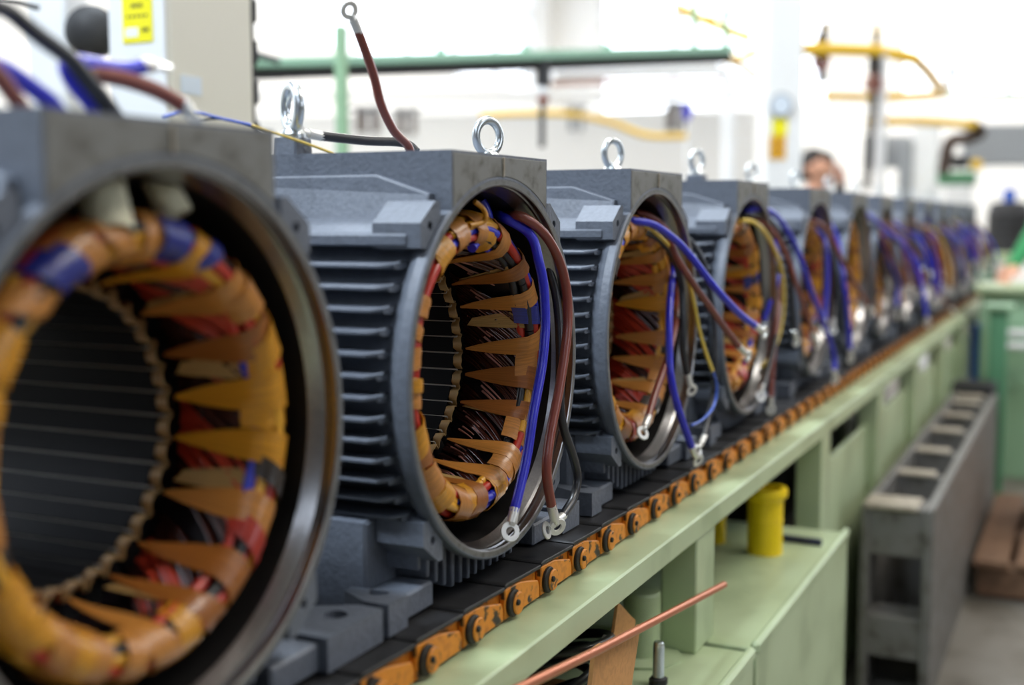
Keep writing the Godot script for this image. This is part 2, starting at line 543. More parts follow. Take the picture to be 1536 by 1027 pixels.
		for k in 15:
			var y := 0.565 - 0.1 * k
			var tip := sqrt(1.06 * 1.06 - y * y)
			var root := sqrt(0.934 * 0.934 - pow(maxf(0.0, absf(y) - 0.018), 2.0))
			st = mb()
			var pf := PackedVector2Array([Vector2(root, y + 0.018), Vector2(tip - 0.01, y + 0.012), Vector2(tip, y + 0.005), Vector2(tip, y - 0.005), Vector2(tip - 0.01, y - 0.012), Vector2(root, y - 0.018)])
			for i in pf.size():
				pf[i].x *= sx
			pf = ccw(pf)
			# runs along the frame, its front end sloping in under the rim
			var zs := [-0.125, -0.2, -2.05, -2.15]
			var ins := [0.045, 0.0, 0.0, 0.05]
			for r in 3:
				for i in pf.size():
					var i2 := (i + 1) % pf.size()
					var e := pf[i2] - pf[i]
					var q := []
					for w in [[i, r], [i2, r], [i2, r + 1], [i, r + 1]]:
						var v := pf[w[0]]
						var far := absf(absf(v.x) - tip) < 0.02
						q.append(Vector3(v.x - (sx * ins[w[1]] if far else 0.0), v.y + (0.012 if far and w[1] == 0 else 0.0), zs[w[1]]))
					oquad(st, q[0], q[1], q[2], q[3], Vector3(e.y, -e.x, 0))
			var t := Geometry2D.triangulate_polygon(pf)
			for i in range(0, t.size(), 3):
				otri(st, Vector3(pf[t[i]].x, pf[t[i]].y, -0.128), Vector3(pf[t[i + 1]].x, pf[t[i + 1]].y, -0.128), Vector3(pf[t[i + 2]].x, pf[t[i + 2]].y, -0.128), Vector3(0, 0, 1))
			piece("cooling_fin", st, "cast", o)
		for zr in [0.0, -1.45]:
			st = mb()
			var pad := PackedVector2Array([Vector2(0.93 * sx, 0.055), Vector2(foot * sx, 0.055), Vector2(foot * sx, 0.19), Vector2((foot - 0.1) * sx, 0.36), Vector2(0.93 * sx, 0.36)])
			var lay := Transform3D(Basis(Vector3(1, 0, 0), Vector3(0, 0, -1), Vector3(0, 1, 0)), Vector3(0, 0, zr))
			plate_hole(st, pad, Vector2((foot - 0.16) * sx, 0.2), 0.055, -0.965, -1.118, lay)
			span(st, Vector3(minf(0.6 * sx, 0.94 * sx), -1.118, zr - 0.38), Vector3(maxf(0.6 * sx, 0.94 * sx), -0.99, zr - 0.1), 0.012)
			piece("foot", st, "cast", o)
			if zr == 0.0:
				st = mb()
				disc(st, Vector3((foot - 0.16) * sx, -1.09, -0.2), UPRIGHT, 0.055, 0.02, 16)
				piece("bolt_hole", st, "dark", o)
		st = mb()
		var web := PackedVector2Array([Vector2(0.72 * sx, -0.62), Vector2(0.9 * sx, -0.66), Vector2(0.905 * sx, -0.86), Vector2((foot - 0.2) * sx, -1.0), Vector2((foot - 0.2) * sx, -1.1), Vector2(0.62 * sx, -1.1), Vector2(0.6 * sx, -0.78)])
		prism(st, web, -0.3, -1.8, 0.015)
		piece("foot_web", st, "cast", o)
	for k in 17:
		var x := -0.6936 + 0.0867 * k
		var tip := -minf(1.1, sqrt(1.15 * 1.15 - x * x))
		var root := -sqrt(0.934 * 0.934 - pow(maxf(0.0, absf(x) - 0.02), 2.0))
		st = mb()
		prism(st, PackedVector2Array([Vector2(x - 0.02, root), Vector2(x - 0.012, tip), Vector2(x + 0.012, tip), Vector2(x + 0.02, root)]), -0.125, -2.1, 0.005)
		piece("cooling_fin", st, "cast", o)

func eyebolt(o: Node, at: Vector3, turn: float, R := 0.092, r := 0.024) -> void:
	var st := mb()
	torus(st, at + Vector3(0, R + r * 1.6, 0), Basis(Vector3.UP, turn), R, r, 32, 12)
	lathe(st, [Vector2(0, 0.05), Vector2(0.05, 0.045), Vector2(0.068, 0.02), Vector2(0.068, 0.0), Vector2(0, 0.0)], 20, true, 0.0, TAU, Transform3D(UPRIGHT, at))
	piece("eyebolt", st, "zinc", o)

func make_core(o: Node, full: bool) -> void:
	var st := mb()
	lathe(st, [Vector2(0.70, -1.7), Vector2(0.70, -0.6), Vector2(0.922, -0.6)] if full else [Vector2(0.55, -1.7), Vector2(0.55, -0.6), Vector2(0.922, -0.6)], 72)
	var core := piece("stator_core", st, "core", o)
	st = mb()
	var prof := []
	for k in 13:
		var a := PI * 0.5 + TAU * k / 12.0
		prof.append(Vector2(0.70 + 0.1 * cos(a), -2.0 + 0.13 * sin(a)))
	prof.reverse()
	lathe(st, prof, 48, false)
	piece("rear_winding", st, "dark_coil", o)
	if not full:
		return
	var w := TAU / 36.0
	st = mb()
	var ha := w * 0.5 - 0.009
	lathe(st, [Vector2(0.71, -1.7), Vector2(0.55, -1.7), Vector2(0.55, -0.6), Vector2(0.71, -0.6)], 3, true, -ha, ha)
	for sg in [-1.0, 1.0]:
		oquad(st, polar(0.55, ha * sg, -0.6), polar(0.71, ha * sg, -0.6), polar(0.71, ha * sg, -1.7), polar(0.55, ha * sg, -1.7), Vector3(0, sg, 0))
	var tooth := done(st, S)
	st = mb()
	lathe(st, [Vector2(0.56, -1.7), Vector2(0.556, -1.69), Vector2(0.556, -0.575), Vector2(0.575, -0.575)], 1, true, -0.0085, 0.0085)
	var wedge := done(st, S)
	for k in 36:
		hold("stator_tooth", tooth, M.core, core).rotation.z = w * (k + 0.5)
		hold("slot_wedge", wedge, M.wedge, core).rotation.z = w * k

# the end winding: kind tells its colours, r its dice
var liner_mesh: ArrayMesh
var bundles := []
var glint_or_red_strands := []
func make_winding(o: Node, full: bool, strand: String, dice: int, amber: float, skip := []) -> void:
	rng.seed = dice
	var st := mb()
	var prof := [Vector2(0.74, -0.62), Vector2(0.79, -0.40), Vector2(0.79, -0.28), Vector2(0.775, -0.19), Vector2(0.72, -0.155), Vector2(0.672, -0.19), Vector2(0.665, -0.27), Vector2(0.668, -0.40), Vector2(0.70, -0.62)]
	prof.reverse()
	lathe(st, prof, 60, false)
	var base := piece("end_winding", st, "dark_coil", o)
	var w := TAU / 36.0
	if full:
		if liner_mesh == null:
			st = mb()
			var rows := []
			for i in 4:
				var row := PackedVector3Array()
				var z := lerpf(-0.605, -0.548, i / 3.0)
				for j in 9:
					var u := lerpf(-1.0, 1.0, j / 8.0)
					row.append(polar(0.550 + 0.06 * pow(absf(u), 2.0) - 0.008 * i / 3.0, u * w * 0.47, z + 0.012 * cos(u * 3.0)))
				rows.append(row)
			sheet(st, rows, 0.008)
			liner_mesh = done(st, S)
			for v in 3:
				st = mb()
				rng.seed = 90 + v
				for s in 7:
					var a0 := (s - 3) * 0.021 + rng.randf_range(-0.006, 0.006)
					var dr := rng.randf_range(-0.006, 0.008)
					var sw := -0.44 + rng.randf_range(-0.06, 0.06)
					var pts := []
					for i in 6:
						var t := i / 5.0
						pts.append(polar(lerpf(0.69, 0.628, minf(1.0, t * 2.2)) + 0.026 * t + dr, a0 + sw * t * (0.6 + 0.4 * t), lerpf(-0.59, -0.2, t)))
					tube(st, smooth_path(pts, 3), 0.0105, 6, false)
				bundles.append(done(st, S))
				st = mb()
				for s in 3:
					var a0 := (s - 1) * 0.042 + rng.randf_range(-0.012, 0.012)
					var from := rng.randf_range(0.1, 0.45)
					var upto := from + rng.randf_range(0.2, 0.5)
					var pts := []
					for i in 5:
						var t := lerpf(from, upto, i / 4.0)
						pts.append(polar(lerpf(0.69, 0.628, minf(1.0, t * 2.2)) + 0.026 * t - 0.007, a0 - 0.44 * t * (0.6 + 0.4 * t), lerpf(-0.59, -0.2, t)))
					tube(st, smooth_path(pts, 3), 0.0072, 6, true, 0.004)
				glint_or_red_strands.append(done(st, S))
			rng.seed = dice
		for k in 36:
			hold("slot_liner", liner_mesh, M.liner, base).rotation.z = w * (k + 0.5) + rng.randf_range(-0.01, 0.01)
			if rng.randf() < 0.8:
				hold("coil_bundle", bundles[rng.randi() % 3], M[strand] if rng.randf() < 0.5 else M.coil_brown, base).rotation.z = w * k
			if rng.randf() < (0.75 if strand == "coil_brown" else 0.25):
				hold("glint_or_red_strand", glint_or_red_strands[rng.randi() % 3], M.coil_glint if strand == "coil_brown" else M.coil_red, base).rotation.z = w * k + rng.randf_range(-0.02, 0.02)  # pale ones carry painted glints, red ones are red enamel
	# coloured cords laid round the nose
	var cords := [Vector2(0.667, -0.20), Vector2(0.688, -0.158), Vector2(0.724, -0.142), Vector2(0.760, -0.155), Vector2(0.787, -0.20)]
	for c in cords:
		var a := rng.randf() * 0.6
		var stop := a + TAU
		while a < stop - 0.1:
			var b := minf(a + rng.randf_range(0.35, 1.1), stop - 0.012)
			var roll := rng.randf()
			var color := "cord_amber" if roll < amber else "cord_red" if roll < amber + (1.0 - amber) * 0.45 else "cord_blue" if roll < amber + (1.0 - amber) * 0.7 else "cord_black"
			st = mb()
			var p := PackedVector3Array()
			var n := maxi(4, int((b - a) / 0.09))
			for i in n + 1:
				var t := lerpf(a, b, float(i) / n)
				p.append(polar(c.x + 0.007 * sin(t * 7.0 + c.x * 40.0), t, c.y + 0.008 * sin(t * 5.0 + c.x * 90.0)))
			tube(st, p, 0.026, 8)
			piece("lead_sleeve", st, color, base)
			a = b + 0.012
	# tapes that bind the winding: pointed at the slots, wide over the nose
	for k in 18:
		if k in skip:
			continue
		var a := TAU * (k + 0.5) / 18.0 + rng.randf_range(-0.04, 0.04)
		var lean := rng.randf_range(-0.10, 0.02)
		var twist := rng.randf_range(-0.03, 0.03)
		var wide := rng.randf_range(0.07, 0.11)
		var path := [[0.588, -0.53, 0.012], [0.604, -0.46, 0.04], [0.616, -0.38, 0.064], [0.626, -0.30, 0.082], [0.634, -0.22, 0.094], [0.65, -0.155, 0.1], [0.683, -0.12, 0.1], [0.724, -0.108, 0.1], [0.768, -0.12, 0.1], [0.806, -0.155, 0.1], [0.82, -0.22, 0.1], [0.82, -0.3, 0.1]]
		var rows := []
		for i in path.size():
			var q = path[i]
			var row := PackedVector3Array()
			var shift := lean * (1.0 - float(i) / path.size())
			for j in 5:
				var u := lerpf(-1.0, 1.0, j / 4.0)
				row.append(polar(q[0] + rng.randf_range(-0.003, 0.003) - 0.004 * (1.0 - u * u), a + shift + twist * maxf(0.0, i - 5) + u * q[2] * wide * 10.0, q[1] + rng.randf_range(-0.003, 0.003)))
			rows.append(row)
		st = mb()
		sheet(st, rows, 0.005)
		piece("binding_tape", st, "tape" if rng.randf() < 0.65 else "tape_dark" if rng.randf() < 0.7 else "amber", base)
		# a band round the nose alone, in the gap beside it
		if rng.randf() < 0.85:
			rows = []
			var hb := rng.randf_range(0.045, 0.11)
			var slant := rng.randf_range(-0.035, 0.035)
			var proud := rng.randf_range(-0.016, 0.02)
			var mid := a + TAU / 36.0 + rng.randf_range(-0.05, 0.05)
			for i in range(4, path.size()):
				var q = path[i]
				var row := PackedVector3Array()
				for j in 4:
					row.append(polar(q[0] - proud * (i - 7) * 0.25 + rng.randf_range(-0.003, 0.003), mid + lerpf(-hb, hb, j / 3.0) + slant * (i - 7), q[1] + proud + rng.randf_range(-0.003, 0.003)))
				rows.append(row)
			st = mb()
			sheet(st, rows, 0.005)
			var roll := rng.randf()
			piece("nose_band", st, "amber" if roll < amber * 0.7 else "tape" if roll < 0.62 else "red_tape" if roll < 0.82 else "dark_tape" if roll < 0.95 else "blue_tape", base)
	# slips of insulating paper tucked under the tapes on the inner side
	for k in 8:
		var a := TAU * (k + rng.randf() * 0.6) / 8.0
		var rows := []
		var ha := rng.randf_range(0.05, 0.085)
		var lean := rng.randf_range(-0.12, 0.05)
		for i in 7:
			var t := i / 6.0
			var row := PackedVector3Array()
			for j in 6:
				var u := lerpf(-1.0, 1.0, j / 5.0)
				row.append(polar(lerpf(0.606, 0.652, t) + rng.randf_range(-0.005, 0.005) + 0.004 * u, a + lean * (1.0 - t) + u * ha * (0.5 + 0.9 * t - 0.4 * t * t), lerpf(-0.50 + 0.02 * u, -0.17, t)))
			rows.append(row)
		st = mb()
		sheet(st, rows, 0.004)
		piece("insulation_paper", st, "paper", base)

# ------------------------------------------------------------------ bench and conveyor
func rp(called: String, st: SurfaceTool, material: String, o: Node3D) -> MeshInstance3D:
	return part(called, st, M[material], o, S, Vector3(0, AXIS, 0) - o.position)

func conveyor() -> void:
	var o := thing("slat_conveyor", "long conveyor of dark steel slats with worn orange chain links carrying the motor frames", "conveyor", Vector3(2.4, AXIS - 1.35 * S, -0.2))
	var st := mb()
	prism(st, PackedVector2Array([Vector2(0, -1.15), Vector2(0, -1.13), Vector2(0.01, -1.124), Vector2(0.028, -1.121), Vector2(0.458, -1.134), Vector2(0.458, -1.155), Vector2(0.03, -1.145)]), 0.072, -2.35, 0.004)
	var slat := done(st, S)
	st = mb()
	prism(st, PackedVector2Array([Vector2(0.006, -1.15), Vector2(0.20, -1.16), Vector2(0.43, -1.215), Vector2(0.45, -1.25), Vector2(0.45, -1.316), Vector2(0.006, -1.316)]), 0.066, 0.03, 0.006)
	var outer := done(st, S)
	st = mb()
	span(st, Vector3(-0.03, -1.32, 0.0), Vector3(0.44, -1.155, 0.028), 0.004)
	var inner := done(st, S)
	st = mb()
	disc(st, Vector3(0.085, -1.243, 0.077), Basis(), 0.074, 0.024, 20, 0.006)
	var roller := done(st, S)
	st = mb()
	disc(st, Vector3(0.116, -1.25, 0.092), Basis(), 0.062, 0.016, 18, 0.006)
	var hub := done(st, S)
	st = mb()
	disc(st, Vector3(0.085, -1.236, 0.1), Basis(), 0.017, 0.03, 8, 0.005)
	var pin := done(st, S)
	for k in range(-6, 66):
		var s := hold("slat", slat, M.plate, o, Vector3((-1.066 + 0.465 * k) * S, AXIS, 0) - o.position)
		hold("link_plate", outer, M.orange, s)
		hold("inner_link", inner, M.orange, s)
		hold("roller", roller, M.grime, s)
		hold("roller_hub", hub, M.orange, s)
		hold("link_pin", pin, M.grime, s)

func bench() -> void:
	var o := thing("conveyor_bench", "pale green steel bench with square posts and a low shelf cabinet under the conveyor", "bench", Vector3(2.4, 0, 0))
	var st := mb()
	span(st, Vector3(-5, -1.5, 0.0), Vector3(29.5, -1.335, 0.32), 0.012)
	rp("front_beam", st, "green", o)
	st = mb()
	span(st, Vector3(-5, -1.5, -2.4), Vector3(29.5, -1.335, -2.1), 0.012)
	rp("rear_beam", st, "green", o)
	st = mb()
	span(st, Vector3(-5, -1.45, -2.1), Vector3(29.5, -1.325, -0.002), 0.005)
	rp("chain_bed", st, "grime", o)
	for x in [-1.4, 2.56, 7.05, 10.8, 14.6, 18.5, 22.4, 26.3]:
		for z in [0.03, -2.4]:
			st = mb()
			span(st, Vector3(x, -5.0 if x > 7 else -2.36, z), Vector3(x + 0.46, -1.495, z + 0.27), 0.012)
			rp("post", st, "green", o)
	for i in 6:
		var x: float = [7.5, 11.25, 15.05, 18.95, 22.85, 26.7][i]
		st = mb()
		span(st, Vector3(x, -4.9, 0.1), Vector3(x + 3.42 if i < 5 else 29.4, -1.95, 0.16), 0.01)
		rp("lower_panel", st, "green", o)
	st = mb()
	span(st, Vector3(6.6, -4.98, -2.36), Vector3(29.4, -1.5, -2.3), 0.01)
	rp("back_or_shade_panel", st, "dark", o)  # added to keep the gaps under the bench dark, shade in its colour
	var c := o
	for x in [[-4.5, 2.78], [2.86, 6.55]]:
		st = mb()
		span(st, Vector3(x[0], -2.42, -2.3), Vector3(x[1], -2.36, 0.62), 0.01)
		rp("shelf_top", st, "green", c)
		st = mb()
		cbox(st, Vector3((x[0] + x[1]) * 0.5, -2.36, 0.655), Vector3(x[1] - x[0], 0.1, 0.07), 0.025)
		rp("shelf_lip", st, "green", c)
		st = mb()
		span(st, Vector3(x[0], -4.98, 0.60), Vector3(x[1], -2.4, 0.67), 0.01)
		rp("front_panel", st, "green", c)
	st = mb()
	span(st, Vector3(6.5, -4.98, -2.3), Vector3(6.56, -2.4, 0.62), 0.01)
	rp("end_panel", st, "green", c)
	st = mb()
	span(st, Vector3(-4.5, -4.98, -2.36), Vector3(6.55, -1.5, -2.3), 0.01)
	rp("back_or_shade_panel", st, "green", c)
	# what stands on the shelf
	var b := Vector3(0.473, 0.528, -0.009)
	var p := thing("standpipe", "short pale green round column behind the torn cardboard under the bench", "column", b)
	st = mb()
	lathe(st, [Vector2(0.135 * S, 0), Vector2(0.135 * S, 0.47 * S), Vector2(0.125 * S, 0.49 * S), Vector2(0, 0.49 * S)].map(func(v): return v), 28, true, 0, TAU, Transform3D(UPRIGHT, Vector3.ZERO))
	lathe(st, [Vector2(0.16 * S, 0), Vector2(0.15 * S, 0.02 * S), Vector2(0.11 * S, 0.02 * S)], 28, true, 0, TAU, Transform3D(UPRIGHT, Vector3.ZERO))
	part("round_post", st, M.green, p)
	st = mb()
	lathe(st, [Vector2(0.06, 0), Vector2(0.06, 0.004), Vector2(0.03, 0.006), Vector2(0.0, 0.006)].map(func(v): return v), 8, true, 0, TAU, Transform3D(UPRIGHT, Vector3.ZERO))
	part("foot_plate", st, M.green, p)
	var sb := Vector3(0.382, 0.528, 0.047)
	var stud := thing("stud_bolt", "upright zinc stud bolt with a nut standing on the green shelf", "bolt", sb)
	st = mb()
	lathe(st, [Vector2(0.007, 0), Vector2(0.007, 0.058), Vector2(0.0055, 0.06), Vector2(0, 0.06)], 14, true, 0, TAU, Transform3D(UPRIGHT, Vector3.ZERO))
	for k in 20:
		torus(st, Vector3(0, 0.012 + 0.0022 * k, 0), UPRIGHT, 0.0072, 0.0009, 12, 4)
	part("threaded_shank", st, M.zinc, stud)
	st = mb()
	lathe(st, [Vector2(0.013, 0.0), Vector2(0.013, 0.009), Vector2(0.007, 0.011)], 6, true, 0, TAU, Transform3D(UPRIGHT, Vector3.ZERO))
	part("nut", st, M.dark, stud)
	for s in [[Vector3(1.095, 0.528, 0.018), 0.165, "bright yellow flanged plastic spool standing alone on the green shelf"], [Vector3(1.129, 0.528, -0.092), 0.12, "yellow spool half hidden behind the green bench post"]]:
		var sp := thing("plastic_spool", s[2], "spool", s[0], "yellow spools on the shelf")
		var r: float = s[1] * S
		var h := 0.125
		st = mb()
		lathe(st, [Vector2(r, 0), Vector2(r, h * 0.5), Vector2(r * 1.03, h * 0.52), Vector2(r, h * 0.54), Vector2(r, h * 0.82), Vector2(r * 1.22, h * 0.88), Vector2(r * 1.25, h * 0.94), Vector2(r * 1.2, h), Vector2(r * 0.95, h), Vector2(r * 0.8, h * 0.9), Vector2(r * 0.8, h * 0.1), Vector2(0, h * 0.1)], 32, true, 0, TAU, Transform3D(UPRIGHT, Vector3.ZERO))
		part("drum", st, M.spool, sp)
		st = mb()
		lathe(st, [Vector2(r * 0.4, 0.0), Vector2(r * 0.4, h * 0.7), Vector2(r * 0.25, h * 0.7)], 20, true, 0, TAU, Transform3D(UPRIGHT, Vector3.ZERO))
		part("core_tube", st, M.dark, sp)
	st = mb()
	var n0 := Vector3(1.191, 0.534, 0.025)
	var n1 := Vector3(1.186, 0.534, 0.106)
	tube(st, PackedVector3Array([n0, n0.lerp(n1, 0.1), n0.lerp(n1, 0.9), n1]), 0.0075, 10)
	tag(part("hand_tool", st, M.navy), "dark navy hand tool lying beside the yellow spool", "tool")
	st = mb()
	tube(st, PackedVector3Array([Vector3(-0.187, 0.728, 0.092), Vector3(0.046, 0.694, 0.092), Vector3(0.279, 0.662, 0.091), Vector3(0.549, 0.626, 0.09)]), 0.0052, 10)
	tag(part("copper_rod", st, M.copper), "thin bare copper rod sticking out past the green post", "rod")
	# a torn carton of black cable
	var cb := Vector3(0.278, 0.528, 0.007)
	var ct := thing("torn_carton", "torn brown cardboard carton full of black cable under the bench", "carton", cb)
	rng.seed = 12
	var q := [Vector3(0.057, 0.687, 0.08) - cb, Vector3(0.226, 0.659, 0.072) - cb, Vector3(0.042, 0.638, 0.08) - cb, Vector3(0.187, 0.583, 0.072) - cb]
	var rows := []
	for i in 9:
		var row := PackedVector3Array()
		for j in 9:
			var u := j / 8.0
			var v := i / 8.0
			var top: Vector3 = (q[0] as Vector3).lerp(q[1], u) + Vector3(0, 0.004 * sin(u * 14.0) * v + (0.003 * rng.randf() if i == 8 else 0.0), 0)
			row.append((q[2] as Vector3).lerp(q[3], u).lerp(top, v) + Vector3(0, 0, 0.006 * sin(u * 3.0)))
		rows.append(row)
	st = mb()
	sheet(st, rows, 0.005)
	part("torn_flap", st, M.card, ct)
	q = [Vector3(0.291, 0.663, 0.02) - cb, Vector3(0.358, 0.621, 0.02) - cb, Vector3(0.245, 0.553, 0.02) - cb, Vector3(0.344, 0.517, 0.02) - cb]
	rows = []
	for i in 6:
		var row := PackedVector3Array()
		for j in 6:
			var u := j / 5.0
			row.append((q[2] as Vector3).lerp(q[3], u).lerp((q[0] as Vector3).lerp(q[1], u) + Vector3(0, 0.004 * rng.randf(), 0), i / 5.0))
		rows.append(row)
	st = mb()
	sheet(st, rows, 0.004)
	part("back_flap", st, M.card, ct)
	st = mb()
	span(st, Vector3(-0.22, 0.0, -0.16), Vector3(0.02, 0.02, 0.0), 0.003)
	part("carton_floor", st, M.card, ct)
	for k in 9:
		st = mb()
		var cc := Vector3(-0.07 + 0.02 * (k % 3), 0.03 + 0.012 * k * 0.6, -0.04 - 0.015 * (k % 4))
		torus(st, cc, Basis(Vector3(1, 0.3 * sin(k * 2.0), 0).normalized(), 1.1 + 0.3 * sin(k * 1.7)), 0.05 + 0.004 * (k % 3), 0.0065, 26, 8)
		part("cable_coil", st, M.black, ct)
	for k in 3:
		st = mb()
		bar(st, Vector3(-0.06 + 0.03 * k, 0.085, 0.005), Vector3(-0.045 + 0.03 * k, 0.1, 0.01), 0.005)
		part("cable_end", st, M.tin, ct)

func ladder_frame() -> void:
	var o := thing("ladder_frame", "long grey welded steel ladder frame standing on the floor beside the bench", "steel frame", Vector3(2.8, 0, 0.16))
	var st := mb()
	span(st, Vector3(8.93, -5.0, 1.12), Vector3(19.4, -2.6, 1.24), 0.02)
	rp("side_plate", st, "steel_frame", o)
	st = mb()
	span(st, Vector3(8.93, -5.0, 0.41), Vector3(19.4, -2.6, 0.52), 0.02)
	rp("side_plate", st, "steel_frame", o)
	for x in [11.2, 13.0, 14.9, 16.6, 18.2, 19.1]:
		st = mb()
		span(st, Vector3(x, -4.9, 0.5), Vector3(x + 0.25, -2.68, 1.14), 0.01)
		var rib := rp("cross_rib", st, "steel_frame", o)
		st = mb()
		span(st, Vector3(x - 0.03, -2.68, 0.46), Vector3(x + 0.28, -2.63, 1.0), 0.012)
		part("worn_edge", st, M.rubbed, rib, S)
	for y in [[-3.2, -2.62], [-4.45, -3.95], [-5.0, -4.9]]:
		st = mb()
		span(st, Vector3(8.96, y[0], 0.5), Vector3(9.5, y[1], 1.14), 0.012)
		rp("end_web", st, "steel_frame", o)
	st = mb()
	span(st, Vector3(8.9, -2.64, 0.44), Vector3(9.45, -2.575, 1.06), 0.015)
	rp("worn_edge", st, "rubbed", o)
	st = mb()
	span(st, Vector3(9.5, -4.9, 0.5), Vector3(19.3, -4.6, 1.14), 0.01)
	rp("bottom_plate", st, "grime", o)

# ------------------------------------------------------------------ people
func smin(a: float, b: float, k: float) -> float:
	var h := clampf(0.5 + 0.5 * (b - a) / k, 0.0, 1.0)
	return lerpf(b, a, h) - k * h * (1.0 - h)

# bones: [from, to, radius at from, radius at to]; one smooth skin round them all
func skin(st: SurfaceTool, bones: Array, cell: float, k: float) -> void:
	var lo := Vector3.INF
	var hi := -Vector3.INF
	for b in bones:
		var r: float = maxf(b[2], b[3]) + cell * 2.0
		lo = lo.min(b[0] - Vector3.ONE * r).min(b[1] - Vector3.ONE * r)
		hi = hi.max(b[0] + Vector3.ONE * r).max(b[1] + Vector3.ONE * r)
	var n := Vector3i(((hi - lo) / cell).ceil()) + Vector3i.ONE
	var f := PackedFloat32Array()
	f.resize(n.x * n.y * n.z)
	f.fill(1.0)
	for b in bones:
		var r: float = maxf(b[2], b[3]) + k + cell * 2.0
		var p0: Vector3 = b[0]
		var d: Vector3 = b[1] - b[0]
		var dd := maxf(d.length_squared(), 1e-9)
		var i0 := Vector3i((((b[0] as Vector3).min(b[1]) - Vector3.ONE * r - lo) / cell).floor()).clamp(Vector3i.ZERO, n - Vector3i.ONE)
		var i1 := Vector3i((((b[0] as Vector3).max(b[1]) + Vector3.ONE * r - lo) / cell).ceil()).clamp(Vector3i.ZERO, n - Vector3i.ONE)
		for z in range(i0.z, i1.z + 1):
			for y in range(i0.y, i1.y + 1):
				for x in range(i0.x, i1.x + 1):
					var q := lo + Vector3(x, y, z) * cell
					var t := clampf((q - p0).dot(d) / dd, 0.0, 1.0)
					var v := q.distance_to(p0 + d * t) - lerpf(b[2], b[3], t)
					var at := (z * n.y + y) * n.x + x
					f[at] = smin(f[at], v, k)
	var cells := {}
	var step := [1, n.x, n.x * n.y]
	var corner := []
	for c in 8:
		corner.append((c & 1) + (c >> 1 & 1) * n.x + (c >> 2 & 1) * n.x * n.y)
	var edges := [[0, 1], [2, 3], [4, 5], [6, 7], [0, 2], [1, 3], [4, 6], [5, 7], [0, 4], [1, 5], [2, 6], [3, 7]]
	for z in n.z - 1:
		for y in n.y - 1:
			for x in n.x - 1:
				var at := (z * n.y + y) * n.x + x
				var inside := 0
				for c in 8:
					if f[at + corner[c]] < 0.0:
						inside += 1
				if inside == 0 or inside == 8:
					continue
				var sum := Vector3.ZERO
				var cnt := 0
				for e in edges:
					var a: float = f[at + corner[e[0]]]
					var b: float = f[at + corner[e[1]]]
					if (a < 0.0) != (b < 0.0):
						var t := a / (a - b)
						var pa := Vector3(e[0] & 1, e[0] >> 1 & 1, e[0] >> 2 & 1)
						var pb := Vector3(e[1] & 1, e[1] >> 1 & 1, e[1] >> 2 & 1)
						sum += pa.lerp(pb, t)
						cnt += 1
				cells[at] = lo + (Vector3(x, y, z) + sum / cnt) * cell
	st.set_smooth_group(1)
	for at in cells:
		for ax in 3:
			var nb: int = at + step[ax]
			if nb >= f.size() or (f[at] < 0.0) == (f[nb] < 0.0):
				continue
			var u: int = step[(ax + 1) % 3]
			var w: int = step[(ax + 2) % 3]
			if cells.has(at - u) and cells.has(at - w) and cells.has(at - u - w):
				var out := Vector3.ZERO
				out[ax] = 1.0 if f[at] < 0.0 else -1.0
				oquad(st, cells[at], cells[at - u], cells[at - u - w], cells[at - w], out)

func hand_bones(wrist: Vector3, dir: Vector3, side: Vector3, curl: Vector3) -> Array:
	# palm, four unequal bent fingers and a thumb from the side of the palm
	var b := []
	var k := wrist + dir * 0.085
	for i in 4:
		var s := side * (-0.03 + 0.02 * i)
		b.append([wrist + side * (-0.018 + 0.012 * i) + dir * 0.01, k + s, 0.014, 0.012])
		var l: float = [0.034, 0.04, 0.038, 0.028][i]
		var k1: Vector3 = k + s + dir * l + curl * 0.008
		var k2: Vector3 = k1 + dir * l * 0.6 + curl * 0.014
		b.append([k + s, k1, 0.0095, 0.009])
		b.append([k1, k2, 0.009, 0.0085])
		b.append([k2, k2 + dir * l * 0.4 + curl * 0.014, 0.0085, 0.0075])
	var t0 := wrist + dir * 0.03 - side * 0.025
	var t1 := t0 + dir * 0.03 - side * 0.03 + curl * 0.008
	b.append([t0, t1, 0.013, 0.011])
	b.append([t1, t1 + dir * 0.03 - side * 0.012 + curl * 0.006, 0.0105, 0.0085])
	return b

